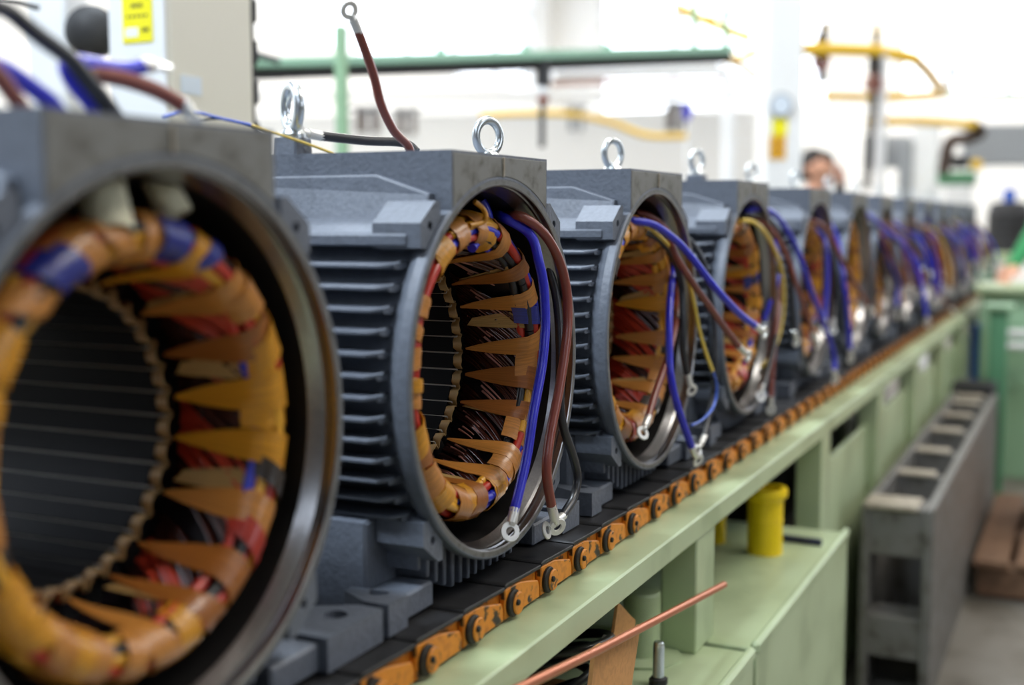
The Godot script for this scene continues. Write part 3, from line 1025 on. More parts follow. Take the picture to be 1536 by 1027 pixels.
func person(label: String, at: Vector3, turn: float, shirt: String, pose: Dictionary) -> void:
	var o := thing("person", label, "person", at, "", turn)
	# faces +z in its own frame
	var neck: Vector3 = pose.neck
	var head: Vector3 = pose.head
	var hip := Vector3(0, 0.95, 0)
	var body := []
	for sx in [-1.0, 1.0]:
		var h := hip + Vector3(0.09 * sx, -0.02, 0)
		body.append([h, Vector3(0.11 * sx, 0.50, 0.03), 0.092, 0.062])
		body.append([Vector3(0.11 * sx, 0.50, 0.03), Vector3(0.12 * sx, 0.1, -0.01), 0.06, 0.042])
		body.append([Vector3(0.12 * sx, 0.05, -0.02), Vector3(0.14 * sx, 0.035, 0.16), 0.045, 0.035])
	var st := mb()
	skin(st, body, 0.016, 0.03)
	part("trousers", st, M.navy, o)
	var top := [[hip, hip.lerp(neck, 0.45), 0.13, 0.125], [hip.lerp(neck, 0.45), neck + Vector3(0, -0.12, 0), 0.13, 0.13], [neck + Vector3(0, -0.1, 0), neck, 0.09, 0.06]]
	var hands := []
	for i in 2:
		var sx := -1.0 if i == 0 else 1.0
		var sh := neck + Vector3(0.17 * sx, -0.07, 0)
		var el: Vector3 = pose.elbow[i]
		var wr: Vector3 = pose.wrist[i]
		top.append([neck + Vector3(0, -0.07, 0), sh, 0.075, 0.066])
		top.append([sh, el, 0.058, 0.045])
		top.append([el, wr, 0.045, 0.034])
		hands.append([el, wr])
	st = mb()
	skin(st, top, 0.016, 0.03)
	part("shirt", st, M[shirt], o)
	# head, neck and face
	st = mb()
	var f: Vector3 = pose.face
	var r := f.cross(Vector3.UP).normalized()
	var u := r.cross(f).normalized()
	var hb := [[neck + Vector3(0, -0.02, 0), head - u * 0.06, 0.052, 0.052], [head + u * 0.03 - f * 0.02, head + u * 0.02 + f * 0.01, 0.092, 0.085], [head - u * 0.02 + f * 0.02, head - u * 0.085 + f * 0.06, 0.07, 0.035], [head + u * 0.01 + f * 0.085, head - u * 0.03 + f * 0.112, 0.012, 0.016], [head - u * 0.062 + f * 0.088 - r * 0.02, head - u * 0.062 + f * 0.088 + r * 0.02, 0.012, 0.012]]
	for s in [-1.0, 1.0]:
		hb.append([head + r * 0.082 * s + u * 0.02, head + r * 0.086 * s - u * 0.03, 0.016, 0.011])
		hb.append([head + r * 0.05 * s + u * 0.03 + f * 0.072, head + r * 0.02 * s + u * 0.03 + f * 0.08, 0.012, 0.012])
	skin(st, hb, 0.008, 0.018)
	part("head", st, M.skin, o)
	st = mb()
	skin(st, [[head + u * 0.055 - f * 0.03, head + u * 0.06 + f * 0.03, 0.088, 0.07], [head + u * 0.03 - f * 0.05, head - u * 0.03 - f * 0.06, 0.075, 0.05]], 0.01, 0.02)
	part("hair", st, M.hair, o)
	for h in hands:
		var d: Vector3 = (h[1] - h[0]).normalized()
		var sd := d.cross(Vector3(0.3, 0.2, 1.0)).normalized()
		st = mb()
		var bones := [[h[1] - d * 0.03, h[1] + d * 0.02, 0.027, 0.024]]
		bones.append_array(hand_bones(h[1], d, sd, d.cross(sd)))
		skin(st, bones, 0.0045, 0.006)
		part("hand", st, M.skin, o)

# ------------------------------------------------------------------ the hall
const WARM := Color(1.0, 0.975, 0.94)
const COOL := Color(0.9, 0.95, 1.0)
func area(at: Vector3, size: Vector2, energy: float, color: Color, down := Vector3.DOWN) -> void:
	var l := AreaLight3D.new()
	l.name = numbered("added_lamp_light")
	l.area_size = size
	l.light_energy = energy
	l.light_color = color
	l.shadow_enabled = true
	l.area_range = 60.0
	add_child(l)
	l.look_at_from_position(at, at + down, Vector3.RIGHT if absf(down.y) > 0.9 else Vector3.UP)

func added_panel_lamp(at: Vector3, size: Vector2, energy: float, label: String, tone: Color) -> void:  # lamp with no seen source, added for its light
	var o := thing("added_lamp", label, "lamp", at, "added lamps under the ceiling")
	var st := mb()
	cbox(st, Vector3(0, 0.06, 0), Vector3(size.x + 0.08, 0.1, size.y + 0.08), 0.01)
	part("housing", st, M.white, o)
	st = mb()
	cbox(st, Vector3(0, 0.005, 0), Vector3(size.x, 0.012, size.y), 0.003)
	var glow := mat("added_lamp_glow", Color.WHITE, 0.6)
	glow.emission_enabled = true
	glow.emission = c8(255, 252, 244)
	glow.emission_energy_multiplier = 2.0
	part("diffuser", st, glow, o)
	area(at + Vector3(0, -0.02, 0), size, energy, tone)

func wall_with_openings(called: String, from: Vector3, along: Vector3, inward: Vector3, length: float, height: float, thick: float, holes: Array, material: String) -> void:
	# holes: [start, end, bottom, top] along the wall, sorted and apart
	var st := mb()
	var put := func(a: float, b: float, y0: float, y1: float) -> void:
		if b - a > 0.001 and y1 - y0 > 0.001:
			var c := from + along * (a + b) * 0.5 + Vector3(0, (y0 + y1) * 0.5, 0) - inward * thick * 0.5
			var s := (along * (b - a)).abs() + Vector3(0, y1 - y0, 0) + inward.abs() * thick
			cbox(st, c, s)
	var x := 0.0
	for h in holes:
		put.call(x, h[0], 0.0, height)
		put.call(h[0], h[1], 0.0, h[2])
		put.call(h[0], h[1], h[3], height)
		x = h[1]
	put.call(x, length, 0.0, height)
	struct(called, st, M[material])
	var n := 0
	for h in holes:
		var w := Node3D.new()
		w.name = "window_%d" % (used.get("windows", 0) + 1)
		used["windows"] = used.get("windows", 0) + 1
		w.set_meta("kind", "structure")
		add_child(w)
		st = mb()
		cbox(st, from + along * (h[0] + h[1]) * 0.5 + Vector3(0, (h[2] + h[3]) * 0.5, 0) - inward * thick * 0.5, along.abs() * (h[1] - h[0] - 0.04) + Vector3(0, h[3] - h[2] - 0.04, 0) + inward.abs() * 0.006)
		part("pane", st, M.clear_glass, w)
		var cols := maxi(1, int(round((h[1] - h[0]) / 1.1)))
		for i in cols + 1:
			var a := lerpf(h[0] + 0.03, h[1] - 0.03, float(i) / cols)
			st = mb()
			cbox(st, from + along * a + Vector3(0, (h[2] + h[3]) * 0.5, 0) - inward * thick * 0.5, along.abs() * 0.06 + Vector3(0, h[3] - h[2], 0) + inward.abs() * 0.06, 0.006)
			part("mullion", st, M.white_gloss, w)
		for y in [h[2] + 0.03, (h[2] + h[3]) * 0.5, h[3] - 0.03]:
			st = mb()
			cbox(st, from + along * (h[0] + h[1]) * 0.5 + Vector3(0, y, 0) - inward * thick * 0.5, along.abs() * (h[1] - h[0]) + Vector3(0, 0.06, 0) + inward.abs() * 0.05, 0.006)
			part("rail", st, M.white_gloss, w)
		n += 1

func hall() -> void:
	var st := mb()
	span(st, Vector3(-5.3, -0.2, -6.3), Vector3(14.3, 0.0, 5.3))
	struct("floor", st, M.floor)
	st = mb()
	span(st, Vector3(-5.3, 5.6, -6.3), Vector3(14.3, 5.8, 5.3))
	struct("ceiling", st, M.white)
	wall_with_openings("wall_back", Vector3(-5, 0, -6), Vector3(1, 0, 0), Vector3(0, 0, 1), 19.0, 5.6, 0.3, [[0.6, 6.4, 2.9, 4.9], [7.4, 12.6, 2.75, 4.9], [13.2, 18.6, 2.75, 4.9]], "white")
	wall_with_openings("wall_far", Vector3(14, 0, -6), Vector3(0, 0, 1), Vector3(-1, 0, 0), 11.0, 5.6, 0.3, [[0.6, 3.6, 2.5, 4.9], [4.4, 10.4, 2.5, 4.9]], "white")
	wall_with_openings("wall_near", Vector3(-5, 0, -6), Vector3(0, 0, 1), Vector3(1, 0, 0), 11.0, 5.6, 0.3, [[6.0, 10.0, 3.6, 5.0]], "dim_wall")
	wall_with_openings("wall_front", Vector3(-5, 0, 5), Vector3(1, 0, 0), Vector3(0, 0, -1), 19.0, 5.6, 0.3, [[4.0, 6.4, 1.9, 3.4], [9.0, 17.0, 3.0, 4.8]], "dim_wall")  # windows out of view, added for glints on the coils and front light

func box_thing(called: String, label: String, category: String, lo: Vector3, hi: Vector3, material: String, bev := 0.01, group := "") -> MeshInstance3D:
	var c := Vector3((lo.x + hi.x) * 0.5, lo.y, (lo.z + hi.z) * 0.5)
	var st := mb()
	span(st, lo - c, hi - c, bev)
	var o := part(called, st, M[material], null, 1.0, c)
	tag(o, label, category, group)
	return o

func pipe_thing(called: String, label: String, category: String, pts: Array, r: float, material: String, group := "", smooth := false) -> MeshInstance3D:
	var c: Vector3 = pts[0]
	var q := []
	for p in pts:
		q.append(p - c)
	var st := mb()
	tube(st, smooth_path(q, 6) if smooth else PackedVector3Array(q), r, 12)
	var o := part(called, st, M[material], null, 1.0, c)
	tag(o, label, category, group)
	return o

func post_at(called: String, label: String, category: String, x: float, z: float, w: float, d: float, y0: float, y1: float, material: String) -> MeshInstance3D:
	return box_thing(called, label, category, Vector3(x - w * 0.5, y0, z - d * 0.5), Vector3(x + w * 0.5, y1, z + d * 0.5), material)

func background() -> void:
	var st: SurfaceTool
	# control cabinet with its yellow notice
	var k: Vector3 = Vector3(0.728, 1.424, -1.064)
	var o := thing("control_cabinet", "tall white control cabinet with a yellow notice rising behind the nearest motor frame", "cabinet", Vector3(k.x, 0, k.z))
	st = mb()
	span(st, Vector3(0, 0, -0.15), Vector3(0.262, 1.27, 0), 0.006)
	span(st, Vector3(0, 1.276, -0.15), Vector3(0.262, 2.1, 0), 0.006)
	part("enclosure", st, M.ivory, o)
	st = mb()
	span(st, Vector3(-0.008, 0.1, -0.145), Vector3(0.0, 2.05, -0.004), 0.003)
	part("door", st, M.white_gloss, o)
	st = mb()
	cbox(st, Vector3(-0.0095, 1.548, -0.068), Vector3(0.002, 0.1, 0.074))
	var note := part("notice", st, M.sign_yellow, o)
	for q in [[1.568, 0.03, 0.007, 0.0], [1.548, 0.055, 0.004, 0.0], [1.521, 0.018, 0.008, 0.02]]:
		st = mb()
		for i in 5:
			cbox(st, Vector3(-0.0109, q[0], -0.068 + q[3] + (i - 2) * q[1] * 0.2), Vector3(0.0004, q[2], q[1] * 0.13))
		part("print_line", st, M.dark, note)
	st = mb()
	cbox(st, Vector3(-0.0109, 1.518, -0.082), Vector3(0.0004, 0.018, 0.032))
	part("white_field", st, M.white, note)
	st = mb()
	cbox(st, Vector3(0.06, 1.42, 0.001), Vector3(0.06, 0.035, 0.002))
	part("faded_label", st, M.dial, o)
	st = mb()
	cbox(st, Vector3(0.1, 1.2, 0.001), Vector3(0.08, 0.012, 0.002))
	part("faded_label", st, M.sky_strip, o)
	st = mb()
	for i in 9:
		cbox(st, Vector3(0.272, 1.0 + 0.085 * i, -0.01), Vector3(0.018, 0.05, 0.022), 0.004)
	bar(st, Vector3(0.272, 0.6, -0.01), Vector3(0.272, 2.1, -0.01), 0.005)
	part("hinge_strip", st, M.dark, o)
	# blower on its pale stand, behind the cabinet
	k = Vector3(0.982, 1.578, -1.503)
	o = thing("blower", "dark round blower on a white stand behind the control cabinet", "fan", Vector3(k.x, 0, k.z))
	st = mb()
	lathe(st, [Vector2(0, 0.05), Vector2(0.035, 0.048), Vector2(0.055, 0.03), Vector2(0.06, 0.0), Vector2(0.055, -0.04), Vector2(0, -0.05)], 24, false, 0, TAU, Transform3D(Basis(Vector3.UP, -0.9), Vector3(0, k.y, 0)))
	part("fan_housing", st, M.dark, o)
	st = mb()
	cbox(st, Vector3(-0.005, k.y - 0.06, 0), Vector3(0.04, 0.05, 0.04), 0.008)
	part("outlet", st, M.grey, o)
	st = mb()
	span(st, Vector3(-0.02, 0, -0.18), Vector3(0.06, 2.0, -0.06), 0.006)
	part("stand", st, M.white_gloss, o)
	pipe_thing("hose", "dark rod crossing above the cables in the far corner", "rod", [Vector3(0.769, 1.617, -1.609), Vector3(0.805, 1.616, -1.532), Vector3(0.822, 1.606, -1.496)], 0.006, "dark")
	# green gantry
	k = Vector3(2.286, 1.611, -1.693)
	post_at("gantry_post", "slender light green post crossing the overhead beam", "post", k.x, k.z, 0.04, 0.04, 0, Vector3(2.303, 1.789, -1.7).y, "green_clean")
	o = thing("overhead_beam", "green overhead beam with a dark underside across the hall", "beam", Vector3(2.231, 1.656, -2.054))
	var a: Vector3 = Vector3(2.232, 1.663, -2.055) - o.position
	var b: Vector3 = Vector3(4.133, 1.87, -0.91) - o.position
	var d := (b - a).normalized()
	var B := Basis(d, Vector3.UP, d.cross(Vector3.UP))
	st = mb()
	cbox(st, (a + b) * 0.5 + Vector3(0, 0.012, 0), Vector3(a.distance_to(b), 0.036, 0.1), 0.004, B)
	part("flange", st, M.beam_green, o)
	st = mb()
	cbox(st, (a + b) * 0.5 + Vector3(0, -0.024, 0), Vector3(a.distance_to(b), 0.034, 0.06), 0.004, B)
	part("rail", st, M.dark, o)
	for t in [0.35, 0.52, 0.7]:
		st = mb()
		cbox(st, a.lerp(b, t) + Vector3(0, 0.04, 0), Vector3(0.03, 0.03, 0.03), 0.004, B)
		part("bracket", st, M.beam_green, o)
	for q in [[Vector3(3.986, 1.999, -1.017), "green hanger rod left of the beam's far end"], [Vector3(4.143, 2.015, -0.924), "green hanger rod at the beam's far end"]]:
		post_at("hanger_rod", q[1], "rod", q[0].x, q[0].z, 0.03, 0.03, Vector3(4.13, 1.876, -0.918).y, 2.8, "green_clean")
	pipe_thing("beam_brace", "dark slanted brace at the left end of the green overhead beam", "brace", [Vector3(2.135, 1.725, -2.038), Vector3(2.247, 1.679, -1.908)], 0.012, "dark")
	# hook hanging below the beam
	k = Vector3(3.27, 1.725, -1.405)
	o = thing("hanging_hoist", "dark hoist hanging from the green overhead beam", "hoist", k)
	st = mb()
	cbox(st, Vector3(0, 0.0, 0), Vector3(0.05, 0.12, 0.05), 0.01)
	part("trolley", st, M.dark, o)
	st = mb()
	lathe(st, [Vector2(0, 0.022), Vector2(0.016, 0.018), Vector2(0.024, 0), Vector2(0.016, -0.018), Vector2(0, -0.022)], 16, false, 0, TAU, Transform3D(UPRIGHT, Vector3(-0.005, -0.075, 0)))
	part("bulb", st, M.white_gloss, o)
	st = mb()
	cbox(st, Vector3(0, -0.108, 0), Vector3(0.045, 0.03, 0.04), 0.01)
	part("clamp", st, M.rust_pipe, o)
	st = mb()
	bar(st, Vector3(-0.01, -0.12, 0), Vector3(-0.012, -0.29, 0), 0.012)
	part("hook_bar", st, M.dark, o)
	pipe_thing("air_pipe", "rusty red pipe running level under the green beam", "pipe", [Vector3(4.448, 1.813, -1.873), Vector3(5.797, 1.947, -1.408)], 0.011, "rust_pipe")
	pipe_thing("bent_pipe", "white pipe that bends down beside the white column", "pipe", [Vector3(4.64, 1.892, -1.957), Vector3(5.387, 1.959, -1.337), Vector3(5.413, 1.945, -1.278), Vector3(5.414, 1.884, -1.262), Vector3(5.356, 1.256, -1.236), Vector3(5.356, 1.256, -1.236) * Vector3(1, 0, 1)], 0.035, "white_gloss")
	pipe_thing("air_hose", "yellow hose sagging across the hall behind the lifting eyes", "hose", [Vector3(4.732, 1.706, -2.422), Vector3(4.84, 1.716, -2.198), Vector3(4.946, 1.708, -1.973), Vector3(5.033, 1.662, -1.778), Vector3(5.103, 1.598, -1.615), Vector3(5.194, 1.594, -1.422)], 0.016, "yellow_paint", "", true)
	o = thing("office_front", "long white office front with an overhanging roof across the hall", "office", Vector3(7.058, 1.615, -4.532))
	a = Vector3(6.182, 2.034, -5.305) - o.position
	b = Vector3(10.376, 2.292, -2.39) - o.position
	d = (b - a).normalized()
	B = Basis(d, Vector3.UP, d.cross(Vector3.UP))
	var low: float = -o.position.y + 0.02
	st = mb()
	cbox(st, Vector3((a.x + b.x) * 0.5, (a.y + low) * 0.5, (a.z + b.z) * 0.5), Vector3(a.distance_to(b), a.y - low, 0.1), 0.004, B)
	part("front_wall", st, M.white, o)
	st = mb()
	cbox(st, (a + b) * 0.5 + Vector3(0, 0.03, 0), Vector3(a.distance_to(b), 0.05, 0.35), 0.004, B)
	part("roof_edge", st, M.white_gloss, o)
	st = mb()
	cbox(st, (a + b) * 0.5 + Vector3(0, -0.6, 0) + B.z * -0.06, Vector3(a.distance_to(b), 0.04, 0.02), 0.004, B)
	part("blue_strip", st, M.sky_strip, o)
	for q in [[Vector3(6.679, 1.915, -3.996), 0.2, 0.17, "pane"], [Vector3(6.841, 1.914, -3.653), 0.16, 0.17, "pane"], [Vector3(8.102, 2.002, -2.658), 0.14, 0.18, "grey"], [Vector3(9.035, 2.059, -2.113), 0.22, 0.22, "pane"]]:
		# set into the wall's own plane
		var w: Vector3 = q[0] - o.position
		w += B.z * ((a - w).dot(B.z) + 0.05)
		st = mb()
		cbox(st, w, Vector3(q[1], q[2], 0.03), 0.004, B)
		var pane := part("window", st, M[q[3]], o)
		st = mb()
		cbox(st, w + Vector3(0, q[2] * 0.5 + 0.02, 0), Vector3(q[1] * 1.5, 0.035, 0.09), 0.004, B)
		part("lintel", st, M.grey, pane)
		st = mb()
		cbox(st, w + B.z * 0.02, Vector3(0.03, q[2], 0.02), 0.004, B)
		part("glazing_bar", st, M.white_gloss, pane)
	# blue marker
	o = thing("marker_post", "thin post with a small blue flag beyond the lifting eyes", "marker", Vector3(6.152, 1.474, -1.719))
	st = mb()
	bar(st, Vector3(0, -o.position.y, 0), Vector3(0, 0.3, 0), 0.01)
	part("rod", st, M.white_gloss, o)
	st = mb()
	prism(st, PackedVector2Array([Vector2(-0.03, 0.38), Vector2(0.03, 0.38), Vector2(0.022, 0.3), Vector2(0, 0.27), Vector2(-0.022, 0.3)]), 0.01, -0.01, 0.002, Transform3D(Basis(Vector3.UP, -1.05), Vector3.ZERO))
	part("flag", st, M.blue, o)
	# white column, dial and notice
	k = Vector3(4.501, 1.545, -0.762)
	o = thing("column", "square white column with a round dial and a yellow notice", "column", Vector3(k.x, 0, k.z))
	st = mb()
	B = Basis(Vector3.UP, -1.12)
	cbox(st, Vector3(0, 1.6, 0), Vector3(0.17, 3.2, 0.17), 0.01, B)
	part("shaft", st, M.white, o)
	var n: Vector3 = B.z
	var fc := Basis(B.x, Vector3.UP, B.z)
	st = mb()
	disc(st, n * 0.095 + Vector3(0, Vector3(4.402, 1.664, -0.763).y, 0) - B.x * 0.02, B, 0.05, 0.02, 28, 0.006)
	var dial := part("dial", st, M.dial, o)
	st = mb()
	torus(st, n * 0.1 + Vector3(0, Vector3(4.402, 1.664, -0.763).y, 0) - B.x * 0.02, B, 0.05, 0.006, 28, 8)
	part("bezel", st, M.grey, dial)
	st = mb()
	cbox(st, n * 0.088 + Vector3(0, Vector3(4.39, 1.568, -0.767).y, 0) - B.x * 0.022, Vector3(0.066, 0.075, 0.004), 0.0, B)
	part("notice_top", st, M.sign_yellow, o)
	st = mb()
	cbox(st, n * 0.088 + Vector3(0, Vector3(4.381, 1.475, -0.763).y, 0) - B.x * 0.03, Vector3(0.072, 0.105, 0.004), 0.0, B)
	part("notice", st, M.sign_amber, o)
	st = mb()
	for i in 5:
		for j in 4:
			cbox(st, n * 0.091 + Vector3(0, Vector3(4.381, 1.475, -0.763).y + 0.034 - 0.017 * i, 0) + B.x * (-0.03 + (j - 1.5) * 0.013), Vector3(0.009, 0.006, 0.001), 0.0, B)
	part("print_line", st, M.rust_pipe, o)
	# yellow jib and its chains
	o = thing("jib_crane", "bright yellow jib crane frame on a pale mast, beyond the white column", "crane", Vector3(6.64, 1.267, -0.643) * Vector3(1, 0, 1))
	for q in [["top_rail", 0.042, "yellow_paint", [Vector3(6.001, 2.121, -1.017), Vector3(6.304, 2.148, -0.856), Vector3(6.619, 2.167, -0.665), Vector3(6.921, 2.145, -0.493)]], ["strut", 0.042, "beige", [Vector3(6.918, 2.153, -0.501), Vector3(6.948, 2.062, -0.414), Vector3(6.98, 1.921, -0.315)]], ["lower_rail", 0.03, "yellow_paint", [Vector3(6.802, 1.905, -0.686), Vector3(7.192, 1.945, -0.341)]], ["middle_rail", 0.026, "yellow_paint", [Vector3(6.455, 1.894, -0.946), Vector3(6.624, 1.9, -0.825), Vector3(6.802, 1.905, -0.686)]], ["long_rail", 0.03, "yellow_paint", [Vector3(6.764, 1.757, -0.732), Vector3(7.235, 1.78, -0.447), Vector3(7.686, 1.78, -0.201)]]]:
		var pts := PackedVector3Array()
		for v in q[3]:
			pts.append(v - o.position)
		st = mb()
		tube(st, pts, q[1], 12)
		part(q[0], st, M[q[2]], o)
	st = mb()
	bar(st, Vector3.ZERO, Vector3(0, Vector3(6.621, 2.192, -0.666).y, 0), 0.03)
	part("mast", st, M.white_gloss, o)
	pipe_thing("frame_rail", "yellow frame bar rising at the end of the green beam", "rail", [Vector3(4.821, 1.926, -1.113), Vector3(4.999, 1.984, -0.987)], 0.02, "yellow_paint")
	pipe_thing("frame_brace", "pale yellow brace sloping down at the end of the green beam", "brace", [Vector3(4.825, 1.939, -1.108), Vector3(4.988, 1.858, -0.981)], 0.02, "beige")
	pipe_thing("crane_boom", "ochre sloping arm above the green beam's far end", "arm", [Vector3(4.744, 2.194, -1.341), Vector3(4.8, 2.122, -1.205), Vector3(4.884, 2.036, -1.008)], 0.024, "yellow_paint")
	for q in [[Vector3(6.285, 2.297, -0.93), Vector3(6.248, 1.969, -0.93), "dark chain hanging from the yellow rail nearer the column"], [Vector3(6.63, 2.32, -0.678), Vector3(6.511, 1.339, -0.696), "long dark chain hanging from the yellow rail"]]:
		o = thing("chain_hoist", q[2], "chain", q[0], "chain hoists on the yellow rail")
		st = mb()
		var run: Vector3 = q[1] - q[0]
		for i in 40:
			torus(st, run * ((i + 0.5) / 40.0), Basis(Vector3.UP, PI * 0.5 * (i % 2)), 0.02, 0.009, 10, 5, 1.0)
		part("chain", st, M.grime, o)
		st = mb()
		bar(st, Vector3.ZERO, Vector3(0, -0.08, 0), 0.02)
		part("yellow_sleeve", st, M.yellow_paint, o)
		st = mb()
		cbox(st, run * 0.2 + Vector3(-0.03, -0.05, 0), Vector3(0.08, 0.12, 0.07), 0.02)
		part("hoist_body", st, M.grime, o)
		st = mb()
		torus(st, run * 0.2 + Vector3(-0.06, -0.16, 0), Basis(Vector3.UP, -1.1), 0.04, 0.016, 18, 8)
		part("hook", st, M.rust_pipe, o)
	pipe_thing("dust_hose", "thick dark brown hose drooping at the end of the thin yellow rail", "hose", [Vector3(7.682, 1.78, -0.209), Vector3(7.808, 1.738, -0.167), Vector3(7.873, 1.7, -0.257), Vector3(7.928, 1.679, -0.37), Vector3(7.888, 1.466, -0.403)], 0.045, "hose_brown", "", true)
	for q in [[Vector3(9.58, 2.342, -0.562), Vector3(10.415, 2.411, 0.009), 0.03, "dark", "dark level pipe high on the right"], [Vector3(9.563, 2.157, -0.554), Vector3(10.397, 2.217, 0.017), 0.026, "green_deep", "deep green level pipe below the dark pipe"], [Vector3(9.494, 2.783, -0.847), Vector3(10.461, 2.908, -0.011), 0.012, "grey", "grey level pipe at the top right"]]:
		pipe_thing("wall_pipe", q[4], "pipe", [q[0], q[1]], q[2], q[3], "pipes along the far wall")
	k = Vector3(9.592, 2.445, -0.561)
	post_at("pipe_drop", "thin grey drop pipe joining the dark level pipe", "pipe", k.x, k.z, 0.05, 0.05, Vector3(9.569, 2.201, -0.551).y, Vector3(9.606, 2.598, -0.568).y, "grey")
	# grey machines behind the row
	o = thing("press_machine", "pale grey machine with dark columns standing far behind the row", "machine", Vector3(8.885, 1.141, -0.571) * Vector3(1, 0, 1))
	B = Basis(Vector3.UP, -1.3)
	for q in [[Vector3(8.811, 1.669, -0.851), 0.5, 0.25, "grey"], [Vector3(9.161, 1.719, -0.126), 0.55, 0.32, "grey"]]:
		st = mb()
		cbox(st, q[0] - o.position, Vector3(q[1], q[2], 0.1), 0.01, B)
		part("screen", st, M[q[3]], o)
	for q in [[1360, 0.11, "grey"], [1390, 0.2, "white_gloss"], [1318, 0.06, "white_gloss"]]:
		var px: Vector3 = Vector3(8.642, 1.749, -0.757)
		if q[0] == 1390: px = Vector3(8.717, 1.85, -0.623)
		if q[0] == 1318: px = Vector3(8.569, 1.85, -0.935)
		st = mb()
		span(st, Vector3(px.x - q[1] * 0.5, 0, px.z - q[1] * 0.5) - o.position, Vector3(px.x + q[1] * 0.5, px.y, px.z + q[1] * 0.5) - o.position, 0.01)
		part("machine_column", st, M[q[2]], o)
	o = thing("green_lathe", "green machine with a yellow lever far behind the row", "machine", Vector3(8.43, 1.142, -0.356) * Vector3(1, 0, 1))
	st = mb()
	cbox(st, Vector3(8.46, 1.445, -0.365) - o.position, Vector3(0.26, 0.1, 0.26), 0.02)
	part("headstock", st, M.green_deep, o)
	st = mb()
	cbox(st, Vector3(8.437, 1.19, -0.354) - o.position, Vector3(0.2, 0.42, 0.2), 0.02)
	part("bed", st, M.white_gloss, o)
	st = mb()
	cbox(st, Vector3(8.529, 1.543, -0.244) - o.position, Vector3(0.12, 0.08, 0.08), 0.02)
	part("lever", st, M.yellow_paint, o)
	st = mb()
	cbox(st, Vector3(8.48, 1.567, -0.352) - o.position, Vector3(0.14, 0.1, 0.12), 0.02)
	part("gearbox", st, M.dark, o)
	# dark motor end bell with a blue cap, on the next bench
	k = Vector3(6.733, 0.953, 0.098)
	o = thing("motor_stack", "dark ribbed motor body with a blue cap on the far green bench", "motor", k)
	st = mb()
	lathe(st, [Vector2(0.127, 0), Vector2(0.122, 0.07), Vector2(0.12, 0.23), Vector2(0.102, 0.295), Vector2(0.035, 0.302), Vector2(0, 0.302)], 28, true, 0, TAU, Transform3D(UPRIGHT, Vector3.ZERO))
	part("body", st, M.dark, o)
	for i in 5:
		st = mb()
		torus(st, Vector3(0, 0.03 + 0.047 * i, 0), UPRIGHT, 0.123, 0.006, 28, 6)
		part("rib", st, M.grime, o)
	st = mb()
	lathe(st, [Vector2(0.036, 0.3), Vector2(0.036, 0.36), Vector2(0.026, 0.376), Vector2(0, 0.376)], 18, true, 0, TAU, Transform3D(UPRIGHT, Vector3.ZERO))
	part("blue_cap", st, M.blue_cap, o)
	o = thing("far_bench", "green workbench where the worker in green leans", "bench", k * Vector3(1, 0, 1))
	st = mb()
	span(st, Vector3(-0.15, k.y - 0.06, -0.2), Vector3(0.9, k.y, 0.3), 0.008)
	part("worktop", st, M.green, o)
	for q in [Vector2(-0.1, -0.15), Vector2(-0.1, 0.25), Vector2(0.85, -0.15), Vector2(0.85, 0.25)]:
		st = mb()
		span(st, Vector3(q.x - 0.03, 0, q.y - 0.03), Vector3(q.x + 0.03, k.y - 0.06, q.y + 0.03), 0.005)
		part("bench_leg", st, M.green_deep, o)
	o = thing("end_station", "green machine station with white rollers at the far end of the row", "machine", Vector3(4.195, 0.305, 0.293) * Vector3(1, 0, 1))
	a = Vector3(4.676, 0.824, 0.248) - o.position
	st = mb()
	span(st, Vector3(a.x - 0.05, 0, a.z - 0.13), Vector3(a.x + 0.2, a.y + 0.01, a.z + 0.17), 0.01)
	part("body", st, M.green_clean, o)
	st = mb()
	cbox(st, a + Vector3(0.1, 0.022, 0.02), Vector3(0.42, 0.03, 0.36), 0.006)
	part("top_plate", st, M.green, o)
	for q in [Vector3(4.455, 0.666, 0.287), Vector3(4.45, 0.613, 0.289)]:
		st = mb()
		bar(st, q - o.position - Vector3(0.02, 0, 0.1), q - o.position + Vector3(0.02, 0, 0.1), 0.016, 14)
		part("roller", st, M.white_gloss, o)
	o = thing("stop_post", "thick green post with a flat cap at the end of the conveyor", "post", Vector3(4.228, 0.406, 0.221) * Vector3(1, 0, 1))
	var ph: float = Vector3(4.263, 0.785, 0.206).y
	st = mb()
	span(st, Vector3(-0.035, 0, -0.035), Vector3(0.035, ph, 0.035), 0.005)
	part("upright", st, M.green_deep, o)
	st = mb()
	span(st, Vector3(-0.06, ph, -0.06), Vector3(0.06, ph + 0.02, 0.06), 0.004)
	part("cap", st, M.green_clean, o)
	box_thing("tool_stand", "dark flat-topped stand beside the green stop post at the conveyor's end", "stand", Vector3(4.045, 0.575, 0.148) * Vector3(1, 0, 1) - Vector3(0.08, 0, 0.08), Vector3(4.038, 0.503, 0.151) + Vector3(0.08, 0, 0.08), "dark")
	box_thing("blue_bin", "small blue bin below the end of the conveyor", "bin", Vector3(5.127, 0.585, 0.083) * Vector3(1, 0, 1) - Vector3(0.04, 0, 0.04), Vector3(5.133, 0.649, 0.08) + Vector3(0.04, 0, 0.04), "blue_cap")
	# pallet and cartons on the floor at the right
	o = thing("pallet", "worn wooden pallet on the floor right of the grey ladder frame", "pallet", Vector3(2.886, 0.01, 0.395))
	for i in 5:
		st = mb()
		span(st, Vector3(-0.16 + 0.01 * (i % 2), 0.09, -0.13 + 0.12 * i), Vector3(0.85, 0.112, -0.03 + 0.12 * i), 0.003)
		part("board", st, M.wood, o)
